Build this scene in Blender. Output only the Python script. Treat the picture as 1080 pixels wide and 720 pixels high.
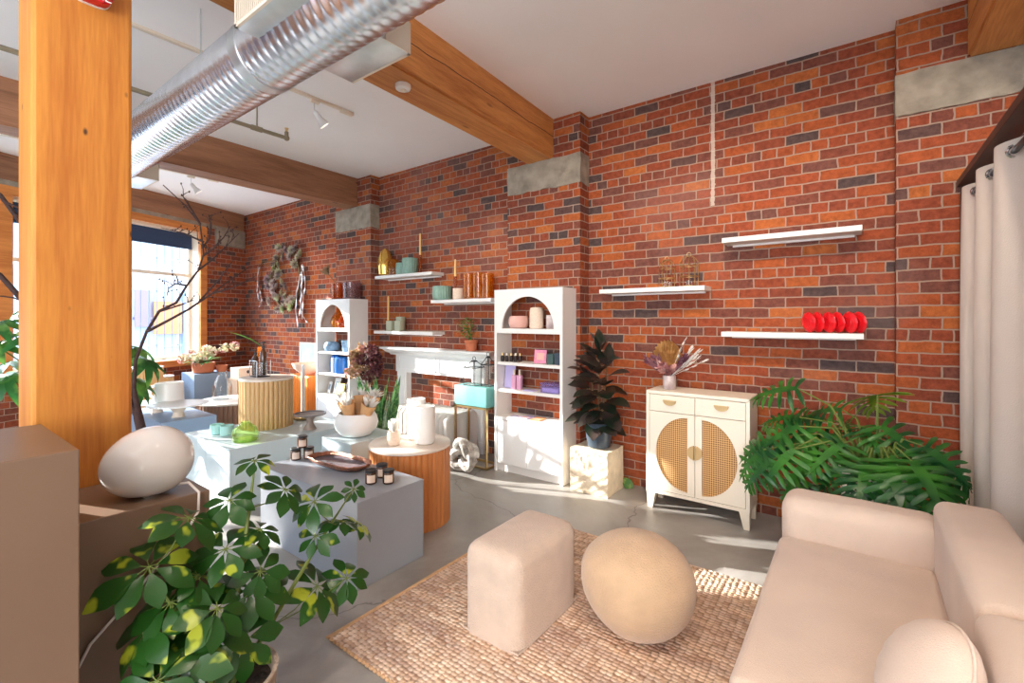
import bpy, bmesh, math, random
from mathutils import Vector, Matrix, noise, Euler

for o in list(bpy.data.objects):
    bpy.data.objects.remove(o)
SC = bpy.context.scene
COL = SC.collection
R = math.radians
random.seed(7)

# ------------------------------------------------------------------ camera
cam_d = bpy.data.cameras.new('camera')
cam_d.sensor_width = 36.0
cam_d.lens = 36.0 * 492.0 / 1080.0
cam_d.shift_y = -23.5 / 1080.0
cam_d.clip_start = 0.05
cam_d.clip_end = 300
cam = bpy.data.objects.new('camera', cam_d)
COL.objects.link(cam)
cam.location = (0, 0, 1.45)
cam.rotation_euler = (R(90), 0, R(36.57))
SC.camera = cam

# ------------------------------------------------------------------ exposure
SC.view_settings.view_transform = 'Standard'
SC.view_settings.look = 'None'
SC.view_settings.exposure = 0.42
SC.view_settings.gamma = 1.0
SC.view_settings.use_curve_mapping = False
SC.cycles.max_bounces = 10
SC.cycles.diffuse_bounces = 6
SC.cycles.transparent_max_bounces = 24
SC.cycles.sample_clamp_indirect = 8.0
SC.cycles.caustics_reflective = False
SC.cycles.caustics_refractive = False

# ------------------------------------------------------------------ sky and sun
w = bpy.data.worlds.new('sky')
SC.world = w
w.use_nodes = True
bg = w.node_tree.nodes['Background']
bg.inputs['Color'].default_value = (0.66, 0.83, 1.0, 1)
bg.inputs['Strength'].default_value = 3.0


def add_light(name, kind, loc, aim, energy, color, **kw):
    d = bpy.data.lights.new(name, kind)
    d.energy = energy
    d.color = color
    for k, v in kw.items():
        setattr(d, k, v)
    o = bpy.data.objects.new(name, d)
    COL.objects.link(o)
    o.location = loc
    o.rotation_euler = (Vector(aim) - Vector(loc)).to_track_quat('-Z', 'Y').to_euler()
    return o


SUN_DIR = Vector((0.92, 0.36, -0.30))
add_light('sun', 'SUN', (-30, -14, 12), Vector((-30, -14, 12)) + SUN_DIR, 18.0, (1, 0.95, 0.86), angle=R(0.5))

# added unseen area fill behind the camera, warm track spots over the lounge
add_light('camera_side_fill', 'AREA', (0.8, -4.4, 1.9), (-2.0, 2.2, 2.9), 210, (0.98, 0.96, 0.95),
          shape='RECTANGLE', size=3.2, size_y=2.2)
# added unseen area light above the street, boosting daylight through the windows
add_light('window_side_fill', 'AREA', (-10.7, 0.6, 4.7), (-5.5, 2.6, 0.6), 1700, (0.80, 0.90, 1.0), shape='RECTANGLE', size=6.5, size_y=2.5)
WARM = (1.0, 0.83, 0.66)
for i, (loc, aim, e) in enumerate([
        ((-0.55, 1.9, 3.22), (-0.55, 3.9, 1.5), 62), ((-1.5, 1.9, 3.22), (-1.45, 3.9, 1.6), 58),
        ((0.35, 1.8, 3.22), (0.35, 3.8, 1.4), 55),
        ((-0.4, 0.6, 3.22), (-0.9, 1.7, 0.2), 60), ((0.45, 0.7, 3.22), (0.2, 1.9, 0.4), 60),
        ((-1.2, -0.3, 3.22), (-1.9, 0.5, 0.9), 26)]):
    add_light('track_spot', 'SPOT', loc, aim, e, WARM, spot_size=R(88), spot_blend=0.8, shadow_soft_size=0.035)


# ------------------------------------------------------------------ helpers
def lin(r, g, b):
    def f(c):
        c /= 255.0
        return c / 12.92 if c <= 0.04045 else ((c + 0.055) / 1.055) ** 2.4
    return (f(r), f(g), f(b), 1.0)


WL = {}


class MB:
    def __init__(self):
        self.bm = bmesh.new()

    def box(self, x0, x1, y0, y1, z0, z1, bev=0.0, seg=2):
        bm = self.bm
        m = Matrix.Translation(((x0 + x1) / 2, (y0 + y1) / 2, (z0 + z1) / 2)) @ Matrix.Diagonal((abs(x1 - x0), abs(y1 - y0), abs(z1 - z0), 1))
        r = bmesh.ops.create_cube(bm, size=1.0, matrix=m)
        if bev > 0:
            vs = set(r['verts'])
            es = [e for e in bm.edges if e.verts[0] in vs and e.verts[1] in vs]
            bmesh.ops.bevel(bm, geom=es, offset=bev, segments=seg, profile=0.5, affect='EDGES')
        return self

    def loft(self, rings, cap0=True, cap1=True, closed=False):
        bm = self.bm
        rv = [[bm.verts.new(p) for p in ring] for ring in rings]
        n = len(rv[0])
        pairs = list(zip(rv[:-1], rv[1:]))
        if closed:
            pairs.append((rv[-1], rv[0]))
        for a, b in pairs:
            for i in range(n):
                j = (i + 1) % n
                bm.faces.new((a[i], a[j], b[j], b[i]))
        if not closed:
            if cap0:
                bm.faces.new(list(reversed(rv[0])))
            if cap1:
                bm.faces.new(rv[-1])
        return self

    def lathe(self, prof, c=(0, 0, 0), seg=28, cap0=True, cap1=True, sx=1, sy=1):
        rings = []
        for r, z in prof:
            r = max(r, 0.0004)
            rings.append([(c[0] + sx * r * math.cos(2 * math.pi * i / seg), c[1] + sy * r * math.sin(2 * math.pi * i / seg), c[2] + z) for i in range(seg)])
        return self.loft(rings, cap0, cap1)

    def cyl(self, c, r, h, r1=None, seg=28):
        return self.lathe([(r, 0), (r if r1 is None else r1, h)], c, seg)

    def tube(self, pts, rad, seg=7, closed=False):
        pts = [Vector(p) for p in pts]
        n = len(pts)
        rads = rad if isinstance(rad, (list, tuple)) else [rad] * n
        rings = []
        up = Vector((0.13, 0.21, 0.97))
        for i, p in enumerate(pts):
            if closed:
                t = pts[(i + 1) % n] - pts[i - 1]
            else:
                t = pts[min(i + 1, n - 1)] - pts[max(i - 1, 0)]
            if t.length < 1e-9:
                t = Vector((0, 0, 1))
            t.normalize()
            if abs(t.dot(up)) > 0.98:
                up = Vector((0.9, 0.3, 0.1))
            a = t.cross(up).normalized()
            up = a.cross(t).normalized()
            b = up
            rings.append([p + (a * math.cos(2 * math.pi * k / seg) + b * math.sin(2 * math.pi * k / seg)) * rads[i] for k in range(seg)])
        return self.loft(rings, closed=closed)

    def ell(self, c, rx, ry=None, rz=None, rot=None, seg=24, rings=14):
        ry = rx if ry is None else ry
        rz = rx if rz is None else rz
        m = Matrix.Translation(c)
        if rot is not None:
            m = m @ rot.to_4x4()
        m = m @ Matrix.Diagonal((rx, ry, rz, 1))
        bmesh.ops.create_uvsphere(self.bm, u_segments=seg, v_segments=rings, radius=1.0, matrix=m)
        return self

    def ico(self, c, r, sub=1, sc=(1, 1, 1)):
        m = Matrix.Translation(c) @ Matrix.Diagonal((r * sc[0], r * sc[1], r * sc[2], 1))
        bmesh.ops.create_icosphere(self.bm, subdivisions=sub, radius=1.0, matrix=m)
        return self

    def prism(self, pts, vec):
        vec = Vector(vec)
        a = [Vector(p) for p in pts]
        return self.loft([a, [p + vec for p in a]])

    def leaf(self, p, d, n, L, W, prof, bend=0.6, fold=0.15, twist=0.0):
        bm = self.bm
        p = Vector(p)
        d = Vector(d).normalized()
        n = Vector(n)
        n = (n - d * n.dot(d))
        if n.length < 1e-5:
            n = d.orthogonal()
        n.normalize()
        N = len(prof) - 1
        rows = []
        for i in range(N + 1):
            s = d.cross(n).normalized()
            wd = prof[i] * W * 0.5
            rows.append([bm.verts.new(p - s * wd + n * fold * wd), bm.verts.new(p), bm.verts.new(p + s * wd + n * fold * wd)])
            p = p + d * (L / N)
            q = Matrix.Rotation(-bend / N, 3, s)
            d = (q @ d).normalized()
            n = (q @ n).normalized()
            if twist:
                n = (Matrix.Rotation(twist / N, 3, d) @ n).normalized()
        for a, b in zip(rows[:-1], rows[1:]):
            bm.faces.new((a[0], a[1], b[1], b[0]))
            bm.faces.new((a[1], a[2], b[2], b[1]))
        return self

    def xf(self, m):
        bmesh.ops.transform(self.bm, matrix=m, verts=self.bm.verts[:])
        return self


def obj(name, mb, m, parent=None, smooth=True, ang=38):
    bm = mb.bm
    bmesh.ops.recalc_face_normals(bm, faces=bm.faces[:])
    if parent is not None:
        bmesh.ops.translate(bm, verts=bm.verts[:], vec=-WL[parent])
    me = bpy.data.meshes.new(name)
    bm.to_mesh(me)
    bm.free()
    if smooth:
        me.shade_smooth()
        me.set_sharp_from_angle(angle=R(ang))
    me.materials.append(m)
    o = bpy.data.objects.new(name, me)
    COL.objects.link(o)
    if parent is not None:
        o.parent = parent
        WL[o] = WL[parent].copy()
    else:
        WL[o] = Vector((0, 0, 0))
    return o


def tag(o, label, cat, group=None):
    o['label'] = label
    o['category'] = cat
    if group:
        o['group'] = group
    return o


def thing(name, label, cat, loc=(0, 0, 0), group=None):
    o = bpy.data.objects.new(name, None)
    o.empty_display_size = 0.05
    COL.objects.link(o)
    o.location = loc
    WL[o] = Vector(loc)
    return tag(o, label, cat, group)


def single(name, mb, m, label, cat, group=None, smooth=True, ang=38):
    vs = mb.bm.verts
    xs = [v.co.x for v in vs]
    ys = [v.co.y for v in vs]
    zs = [v.co.z for v in vs]
    c = Vector(((min(xs) + max(xs)) / 2, (min(ys) + max(ys)) / 2, min(zs)))
    bmesh.ops.translate(mb.bm, verts=vs[:], vec=-c)
    o = obj(name, mb, m, None, smooth, ang)
    o.location = c
    WL[o] = c
    return tag(o, label, cat, group)


def struct(name, mb, m, parent=None, smooth=False):
    o = obj(name, mb, m, parent, smooth)
    if parent is None:
        o['kind'] = 'structure'
    return o


def dup(root, loc, rz=None, label=None, group=None, scale=None):
    r = root.copy()
    COL.objects.link(r)
    r.location = loc
    if rz is not None:
        r.rotation_euler = (0, 0, rz)
    if scale is not None:
        r.scale = scale
    if label:
        r['label'] = label
    if group:
        r['group'] = group
    for ch in list(root.children):
        c = ch.copy()
        COL.objects.link(c)
        c.parent = r
        for g in list(ch.children):
            d = g.copy()
            COL.objects.link(d)
            d.parent = c
    return r


# ------------------------------------------------------------------ materials
def new_mat(name):
    m = bpy.data.materials.new(name)
    m.use_nodes = True
    nt = m.node_tree
    return m, nt, nt.nodes, nt.links, nt.nodes['Principled BSDF']


def mat(name, col, rough=0.5, metal=0.0, var=0.0, vscale=6.0, bump=0.0, bscale=60.0, coat=0.0, sheen=0.0, stretch=None, col2=None, spec=0.5):
    m, nt, N, L, b = new_mat(name)
    b.inputs['Roughness'].default_value = rough
    b.inputs['Metallic'].default_value = metal
    b.inputs['Coat Weight'].default_value = coat
    b.inputs['Sheen Weight'].default_value = sheen
    b.inputs['Specular IOR Level'].default_value = spec
    b.inputs['Base Color'].default_value = col
    tc = N.new('ShaderNodeTexCoord')
    src = tc.outputs['Object']
    if stretch:
        mp = N.new('ShaderNodeMapping')
        mp.inputs['Scale'].default_value = stretch
        L.new(src, mp.inputs['Vector'])
        src = mp.outputs['Vector']
    if var > 0 or col2 is not None:
        nz = N.new('ShaderNodeTexNoise')
        nz.inputs['Scale'].default_value = vscale
        nz.inputs['Detail'].default_value = 5
        L.new(src, nz.inputs['Vector'])
        cr = N.new('ShaderNodeValToRGB')
        cr.color_ramp.elements[0].position = 0.3
        cr.color_ramp.elements[1].position = 0.7
        if col2 is None:
            cr.color_ramp.elements[0].color = tuple(c * (1 - var) for c in col[:3]) + (1,)
            cr.color_ramp.elements[1].color = tuple(min(1, c * (1 + var)) for c in col[:3]) + (1,)
        else:
            cr.color_ramp.elements[0].color = col
            cr.color_ramp.elements[1].color = col2
        L.new(nz.outputs['Fac'], cr.inputs['Fac'])
        L.new(cr.outputs['Color'], b.inputs['Base Color'])
    if bump > 0:
        n2 = N.new('ShaderNodeTexNoise')
        n2.inputs['Scale'].default_value = bscale
        n2.inputs['Detail'].default_value = 3
        L.new(src, n2.inputs['Vector'])
        bp = N.new('ShaderNodeBump')
        bp.inputs['Strength'].default_value = bump
        bp.inputs['Distance'].default_value = 0.01
        L.new(n2.outputs['Fac'], bp.inputs['Height'])
        L.new(bp.outputs['Normal'], b.inputs['Normal'])
    return m


def math_node(N, L, op, a, b=None):
    n = N.new('ShaderNodeMath')
    n.operation = op
    for i, v in enumerate((a, b)):
        if v is None:
            continue
        if isinstance(v, (int, float)):
            n.inputs[i].default_value = v
        else:
            L.new(v, n.inputs[i])
    return n.outputs[0]


def mixc(N, L, fac, a, b, mode='MIX'):
    n = N.new('ShaderNodeMix')
    n.data_type = 'RGBA'
    n.blend_type = mode
    for sock, v in ((n.inputs[0], fac), (n.inputs[6], a), (n.inputs[7], b)):
        if isinstance(v, (int, float)):
            sock.default_value = v
        elif isinstance(v, tuple):
            sock.default_value = v
        else:
            L.new(v, sock)
    return n.outputs[2]


def brick_mat():
    m, nt, N, L, b = new_mat('old_red_brick')
    tc = N.new('ShaderNodeTexCoord')
    sep = N.new('ShaderNodeSeparateXYZ')
    L.new(tc.outputs['Object'], sep.inputs[0])
    sn = N.new('ShaderNodeSeparateXYZ')
    L.new(tc.outputs['Normal'], sn.inputs[0])
    side = math_node(N, L, 'GREATER_THAN', math_node(N, L, 'ABSOLUTE', sn.outputs[0]), 0.5)
    mu = N.new('ShaderNodeMix')
    L.new(side, mu.inputs[0])
    L.new(sep.outputs[0], mu.inputs[2])
    L.new(sep.outputs[1], mu.inputs[3])
    cmb = N.new('ShaderNodeCombineXYZ')
    L.new(mu.outputs[0], cmb.inputs[0])
    L.new(sep.outputs[2], cmb.inputs[1])
    nz = N.new('ShaderNodeTexNoise')
    nz.inputs['Scale'].default_value = 9
    nz.inputs['Detail'].default_value = 4
    L.new(tc.outputs['Object'], nz.inputs['Vector'])
    vs = N.new('ShaderNodeVectorMath')
    vs.operation = 'MULTIPLY_ADD'
    L.new(nz.outputs['Color'], vs.inputs[0])
    vs.inputs[1].default_value = (0.020, 0.017, 0)
    L.new(cmb.outputs[0], vs.inputs[2])
    br = N.new('ShaderNodeTexBrick')
    br.inputs['Scale'].default_value = 1.0
    br.inputs['Brick Width'].default_value = 0.208
    br.inputs['Row Height'].default_value = 0.0735
    br.inputs['Mortar Size'].default_value = 0.0054
    br.inputs['Mortar Smooth'].default_value = 0.35
    br.inputs['Bias'].default_value = 0.0
    br.inputs['Color1'].default_value = (0, 0, 0, 1)
    br.inputs['Color2'].default_value = (1, 1, 1, 1)
    br.inputs['Mortar'].default_value = (0.5, 0.5, 0.5, 1)
    br.offset = 0.5
    br.squash = 0.5
    br.squash_frequency = 6
    L.new(vs.outputs[0], br.inputs['Vector'])
    cr = N.new('ShaderNodeValToRGB')
    e = cr.color_ramp
    e.interpolation = 'LINEAR'
    e.elements[0].position = 0.0
    e.elements[0].color = (0.085, 0.058, 0.055, 1)
    e.elements[1].position = 1.0
    e.elements[1].color = (0.46, 0.135, 0.035, 1)
    for p, c in ((0.055, (0.095, 0.058, 0.053, 1)), (0.11, (0.165, 0.066, 0.050, 1)), (0.34, (0.235, 0.058, 0.030, 1)),
                 (0.60, (0.31, 0.068, 0.028, 1)), (0.86, (0.38, 0.090, 0.026, 1))):
        x = e.elements.new(p)
        x.color = c
    L.new(br.outputs['Color'], cr.inputs['Fac'])
    n2 = N.new('ShaderNodeTexNoise')
    n2.inputs['Scale'].default_value = 28
    n2.inputs['Detail'].default_value = 7
    n2.inputs['Roughness'].default_value = 0.7
    L.new(tc.outputs['Object'], n2.inputs['Vector'])
    r2 = N.new('ShaderNodeValToRGB')
    r2.color_ramp.elements[0].position = 0.25
    r2.color_ramp.elements[0].color = (0.52, 0.48, 0.48, 1)
    r2.color_ramp.elements[1].position = 0.72
    r2.color_ramp.elements[1].color = (1.2, 1.2, 1.2, 1)
    L.new(n2.outputs['Fac'], r2.inputs['Fac'])
    c1 = mixc(N, L, 1.0, cr.outputs['Color'], r2.outputs['Color'], 'MULTIPLY')
    # large pale bloom patches
    n3 = N.new('ShaderNodeTexNoise')
    n3.inputs['Scale'].default_value = 0.9
    n3.inputs['Detail'].default_value = 6
    L.new(tc.outputs['Object'], n3.inputs['Vector'])
    r3 = N.new('ShaderNodeValToRGB')
    r3.color_ramp.elements[0].position = 0.58
    r3.color_ramp.elements[0].color = (0, 0, 0, 1)
    r3.color_ramp.elements[1].position = 0.75
    r3.color_ramp.elements[1].color = (0.22, 0.22, 0.22, 1)
    L.new(n3.outputs['Fac'], r3.inputs['Fac'])
    c2 = mixc(N, L, r3.outputs['Color'], c1, (0.42, 0.27, 0.24, 1))
    c3 = mixc(N, L, br.outputs['Fac'], c2, (0.36, 0.25, 0.19, 1))
    # old vertical plaster streak high on the wall
    dx = math_node(N, L, 'ABSOLUTE', math_node(N, L, 'ADD', sep.outputs[0], 0.925))
    wob = math_node(N, L, 'MULTIPLY', n2.outputs['Fac'], 0.028)
    near = math_node(N, L, 'LESS_THAN', dx, wob)
    hi = math_node(N, L, 'GREATER_THAN', sep.outputs[2], 2.35)
    strk = math_node(N, L, 'MULTIPLY', math_node(N, L, 'MULTIPLY', near, hi), 0.7)
    c4 = mixc(N, L, strk, c3, (0.62, 0.52, 0.44, 1))
    L.new(c4, b.inputs['Base Color'])
    b.inputs['Roughness'].default_value = 0.85
    b.inputs['Specular IOR Level'].default_value = 0.25
    hgt = math_node(N, L, 'ADD', math_node(N, L, 'MULTIPLY', br.outputs['Fac'], -1.0), math_node(N, L, 'MULTIPLY', n2.outputs['Fac'], 0.5))
    bp = N.new('ShaderNodeBump')
    bp.inputs['Strength'].default_value = 0.8
    bp.inputs['Distance'].default_value = 0.008
    L.new(hgt, bp.inputs['Height'])
    L.new(bp.outputs['Normal'], b.inputs['Normal'])
    return m


def wood_mat(name, c1, c2, axis='Z', knots=True, rough=0.6, crack=None):
    m, nt, N, L, b = new_mat(name)
    tc = N.new('ShaderNodeTexCoord')
    mp = N.new('ShaderNodeMapping')
    sc = {'X': (0.5, 7, 7), 'Y': (7, 0.5, 7), 'Z': (7, 7, 0.5)}[axis]
    mp.inputs['Scale'].default_value = sc
    L.new(tc.outputs['Object'], mp.inputs['Vector'])
    n1 = N.new('ShaderNodeTexNoise')
    n1.inputs['Scale'].default_value = 1.6
    n1.inputs['Detail'].default_value = 6
    n1.inputs['Distortion'].default_value = 0.8
    L.new(mp.outputs[0], n1.inputs['Vector'])
    n2 = N.new('ShaderNodeTexNoise')
    n2.inputs['Scale'].default_value = 14
    n2.inputs['Detail'].default_value = 4
    L.new(mp.outputs[0], n2.inputs['Vector'])
    f = math_node(N, L, 'ADD', math_node(N, L, 'MULTIPLY', n1.outputs['Fac'], 0.65), math_node(N, L, 'MULTIPLY', n2.outputs['Fac'], 0.35))
    cr = N.new('ShaderNodeValToRGB')
    cr.color_ramp.elements[0].position = 0.36
    cr.color_ramp.elements[0].color = c1
    cr.color_ramp.elements[1].position = 0.62
    cr.color_ramp.elements[1].color = c2
    L.new(f, cr.inputs['Fac'])
    out = cr.outputs['Color']
    if knots:
        mp2 = N.new('ShaderNodeMapping')
        k = {'X': (1.2, 4, 4), 'Y': (4, 1.2, 4), 'Z': (9, 9, 4.5)}[axis]
        mp2.inputs['Scale'].default_value = k
        L.new(tc.outputs['Object'], mp2.inputs['Vector'])
        v = N.new('ShaderNodeTexVoronoi')
        v.inputs['Scale'].default_value = 1.0
        L.new(mp2.outputs[0], v.inputs['Vector'])
        rk = N.new('ShaderNodeValToRGB')
        rk.color_ramp.elements[0].position = 0.03
        rk.color_ramp.elements[0].color = (1, 1, 1, 1)
        rk.color_ramp.elements[1].position = 0.075
        rk.color_ramp.elements[1].color = (0, 0, 0, 1)
        L.new(v.outputs['Distance'], rk.inputs['Fac'])
        # drying checks along the grain
        mp3 = N.new('ShaderNodeMapping')
        k3 = {'X': (0.35, 9, 9), 'Y': (9, 0.35, 9), 'Z': (9, 9, 0.35)}[axis]
        mp3.inputs['Scale'].default_value = k3
        L.new(tc.outputs['Object'], mp3.inputs['Vector'])
        n3 = N.new('ShaderNodeTexNoise')
        n3.inputs['Scale'].default_value = 3.0
        n3.inputs['Detail'].default_value = 2
        L.new(mp3.outputs[0], n3.inputs['Vector'])
        rc = N.new('ShaderNodeValToRGB')
        rc.color_ramp.elements[0].position = 0.735
        rc.color_ramp.elements[0].color = (0, 0, 0, 1)
        rc.color_ramp.elements[1].position = 0.75
        rc.color_ramp.elements[1].color = (0.7, 0.7, 0.7, 1)
        L.new(n3.outputs['Fac'], rc.inputs['Fac'])
        mk = math_node(N, L, 'MAXIMUM', rk.outputs['Color'], rc.outputs['Color'])
        out = mixc(N, L, mk, out, (0.07, 0.025, 0.01, 1))
    if crack is not None:
        sp = N.new('ShaderNodeSeparateXYZ')
        L.new(tc.outputs['Object'], sp.inputs[0])
        nc = N.new('ShaderNodeTexNoise')
        nc.noise_dimensions = '1D'
        nc.inputs['Scale'].default_value = 1.7
        nc.inputs['Detail'].default_value = 5
        L.new(sp.outputs[1], nc.inputs['W'])
        zz = math_node(N, L, 'ADD', sp.outputs[2], math_node(N, L, 'MULTIPLY', nc.outputs['Fac'], -0.05))
        dd = math_node(N, L, 'ABSOLUTE', math_node(N, L, 'SUBTRACT', zz, crack - 0.025))
        out = mixc(N, L, math_node(N, L, 'LESS_THAN', dd, 0.0035), out, (0.05, 0.018, 0.008, 1))
    L.new(out, b.inputs['Base Color'])
    b.inputs['Roughness'].default_value = rough
    bp = N.new('ShaderNodeBump')
    bp.inputs['Strength'].default_value = 0.3
    bp.inputs['Distance'].default_value = 0.004
    L.new(f, bp.inputs['Height'])
    L.new(bp.outputs['Normal'], b.inputs['Normal'])
    return m


def floor_mat():
    m, nt, N, L, b = new_mat('polished_concrete')
    tc = N.new('ShaderNodeTexCoord')
    n1 = N.new('ShaderNodeTexNoise')
    n1.inputs['Scale'].default_value = 1.1
    n1.inputs['Detail'].default_value = 9
    n1.inputs['Roughness'].default_value = 0.62
    n1.inputs['Distortion'].default_value = 0.6
    L.new(tc.outputs['Object'], n1.inputs['Vector'])
    cr = N.new('ShaderNodeValToRGB')
    cr.color_ramp.elements[0].position = 0.32
    cr.color_ramp.elements[0].color = (0.21, 0.19, 0.168, 1)
    cr.color_ramp.elements[1].position = 0.68
    cr.color_ramp.elements[1].color = (0.40, 0.385, 0.365, 1)
    L.new(n1.outputs['Fac'], cr.inputs['Fac'])
    v = N.new('ShaderNodeTexVoronoi')
    v.feature = 'DISTANCE_TO_EDGE'
    v.inputs['Scale'].default_value = 0.55
    nd = N.new('ShaderNodeTexNoise')
    nd.inputs['Scale'].default_value = 2.5
    nd.inputs['Detail'].default_value = 5
    L.new(tc.outputs['Object'], nd.inputs['Vector'])
    va = N.new('ShaderNodeVectorMath')
    va.operation = 'MULTIPLY_ADD'
    L.new(nd.outputs['Color'], va.inputs[0])
    va.inputs[1].default_value = (0.5, 0.5, 0.0)
    L.new(tc.outputs['Object'], va.inputs[2])
    L.new(va.outputs[0], v.inputs['Vector'])
    cc = N.new('ShaderNodeValToRGB')
    cc.color_ramp.elements[0].position = 0.0015
    cc.color_ramp.elements[0].color = (0.65, 0.65, 0.65, 1)
    cc.color_ramp.elements[1].position = 0.004
    cc.color_ramp.elements[1].color = (0, 0, 0, 1)
    L.new(v.outputs['Distance'], cc.inputs['Fac'])
    L.new(mixc(N, L, cc.outputs['Color'], cr.outputs['Color'], (0.06, 0.05, 0.045, 1)), b.inputs['Base Color'])
    rr = N.new('ShaderNodeMapRange')
    rr.inputs['To Min'].default_value = 0.30
    rr.inputs['To Max'].default_value = 0.52
    L.new(n1.outputs['Fac'], rr.inputs['Value'])
    L.new(rr.outputs[0], b.inputs['Roughness'])
    return m


def rug_mat():
    m, nt, N, L, b = new_mat('woven_jute')
    tc = N.new('ShaderNodeTexCoord')
    mp = N.new('ShaderNodeMapping')
    mp.inputs['Scale'].default_value = (36, 48, 1)
    mp.inputs['Rotation'].default_value = (0, 0, R(0))
    L.new(tc.outputs['Object'], mp.inputs['Vector'])
    v = N.new('ShaderNodeTexVoronoi')
    v.voronoi_dimensions = '2D'
    v.inputs['Scale'].default_value = 1.0
    v.inputs['Randomness'].default_value = 0.35
    L.new(mp.outputs[0], v.inputs['Vector'])
    sv = N.new('ShaderNodeSeparateColor')
    L.new(v.outputs['Color'], sv.inputs[0])
    cr = N.new('ShaderNodeValToRGB')
    e = cr.color_ramp
    e.elements[0].color = (0.64, 0.44, 0.31, 1)
    e.elements[1].color = (0.90, 0.74, 0.60, 1)
    x = e.elements.new(0.5)
    x.color = (0.82, 0.62, 0.47, 1)
    L.new(sv.outputs[0], cr.inputs['Fac'])
    nb = N.new('ShaderNodeTexNoise')
    nb.inputs['Scale'].default_value = 3.5
    nb.inputs['Detail'].default_value = 4
    mpb = N.new('ShaderNodeMapping')
    mpb.inputs['Scale'].default_value = (0.5, 2.5, 1)
    L.new(tc.outputs['Object'], mpb.inputs['Vector'])
    L.new(mpb.outputs[0], nb.inputs['Vector'])
    rb = N.new('ShaderNodeValToRGB')
    rb.color_ramp.elements[0].position = 0.32
    rb.color_ramp.elements[0].color = (0.62, 0.56, 0.58, 1)
    rb.color_ramp.elements[1].position = 0.62
    rb.color_ramp.elements[1].color = (1.08, 1.05, 1.0, 1)
    L.new(nb.outputs['Fac'], rb.inputs['Fac'])
    c1 = mixc(N, L, 1.0, cr.outputs['Color'], rb.outputs['Color'], 'MULTIPLY')
    gp = N.new('ShaderNodeValToRGB')
    gp.color_ramp.elements[0].position = 0.42
    gp.color_ramp.elements[0].color = (0, 0, 0, 1)
    gp.color_ramp.elements[1].position = 0.68
    gp.color_ramp.elements[1].color = (0.85, 0.85, 0.85, 1)
    L.new(v.outputs['Distance'], gp.inputs['Fac'])
    c2 = mixc(N, L, gp.outputs['Color'], c1, (0.30, 0.18, 0.11, 1))
    L.new(c2, b.inputs['Base Color'])
    b.inputs['Roughness'].default_value = 0.9
    b.inputs['Specular IOR Level'].default_value = 0.2
    bp = N.new('ShaderNodeBump')
    bp.inputs['Strength'].default_value = 0.9
    bp.inputs['Distance'].default_value = 0.012
    bp.invert = True
    L.new(v.outputs['Distance'], bp.inputs['Height'])
    L.new(bp.outputs['Normal'], b.inputs['Normal'])
    return m


def glass_mat(name, tint, gloss=0.02, refl=0.3, body=None, amount=0.0):
    m = bpy.data.materials.new(name)
    m.use_nodes = True
    nt = m.node_tree
    N, L = nt.nodes, nt.links
    N.remove(N['Principled BSDF'])
    tr = N.new('ShaderNodeBsdfTransparent')
    tr.inputs['Color'].default_value = tint
    base = tr.outputs[0]
    if body is not None:
        tl = N.new('ShaderNodeBsdfTranslucent')
        tl.inputs['Color'].default_value = body
        df = N.new('ShaderNodeBsdfDiffuse')
        df.inputs['Color'].default_value = body
        ad = N.new('ShaderNodeMixShader')
        ad.inputs['Fac'].default_value = 0.5
        L.new(tl.outputs[0], ad.inputs[1])
        L.new(df.outputs[0], ad.inputs[2])
        mb_ = N.new('ShaderNodeMixShader')
        mb_.inputs['Fac'].default_value = amount
        L.new(base, mb_.inputs[1])
        L.new(ad.outputs[0], mb_.inputs[2])
        base = mb_.outputs[0]
    gl = N.new('ShaderNodeBsdfGlossy')
    gl.inputs['Roughness'].default_value = gloss
    fr = N.new('ShaderNodeLayerWeight')
    fr.inputs['Blend'].default_value = refl
    ml = N.new('ShaderNodeMath')
    ml.operation = 'MINIMUM'
    ml.inputs[1].default_value = 0.28
    L.new(fr.outputs['Fresnel'], ml.inputs[0])
    mx = N.new('ShaderNodeMixShader')
    L.new(ml.outputs[0], mx.inputs['Fac'])
    L.new(base, mx.inputs[1])
    L.new(gl.outputs[0], mx.inputs[2])
    L.new(mx.outputs[0], N['Material Output'].inputs['Surface'])
    return m


def leaf_mat(name, c1, c2, rough=0.35, scale=9.0, p0=0.45, p1=0.6, trans=0.25):
    m, nt, N, L, b = new_mat(name)
    tc = N.new('ShaderNodeTexCoord')
    nz = N.new('ShaderNodeTexNoise')
    nz.inputs['Scale'].default_value = scale
    nz.inputs['Detail'].default_value = 2
    L.new(tc.outputs['Object'], nz.inputs['Vector'])
    cr = N.new('ShaderNodeValToRGB')
    cr.color_ramp.elements[0].position = p0
    cr.color_ramp.elements[0].color = c1
    cr.color_ramp.elements[1].position = p1
    cr.color_ramp.elements[1].color = c2
    L.new(nz.outputs['Fac'], cr.inputs['Fac'])
    L.new(cr.outputs['Color'], b.inputs['Base Color'])
    b.inputs['Roughness'].default_value = rough
    tl = N.new('ShaderNodeBsdfTranslucent')
    L.new(cr.outputs['Color'], tl.inputs['Color'])
    mx = N.new('ShaderNodeMixShader')
    mx.inputs['Fac'].default_value = trans
    L.new(b.outputs[0], mx.inputs[1])
    L.new(tl.outputs[0], mx.inputs[2])
    L.new(mx.outputs[0], N['Material Output'].inputs['Surface'])
    return m


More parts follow.
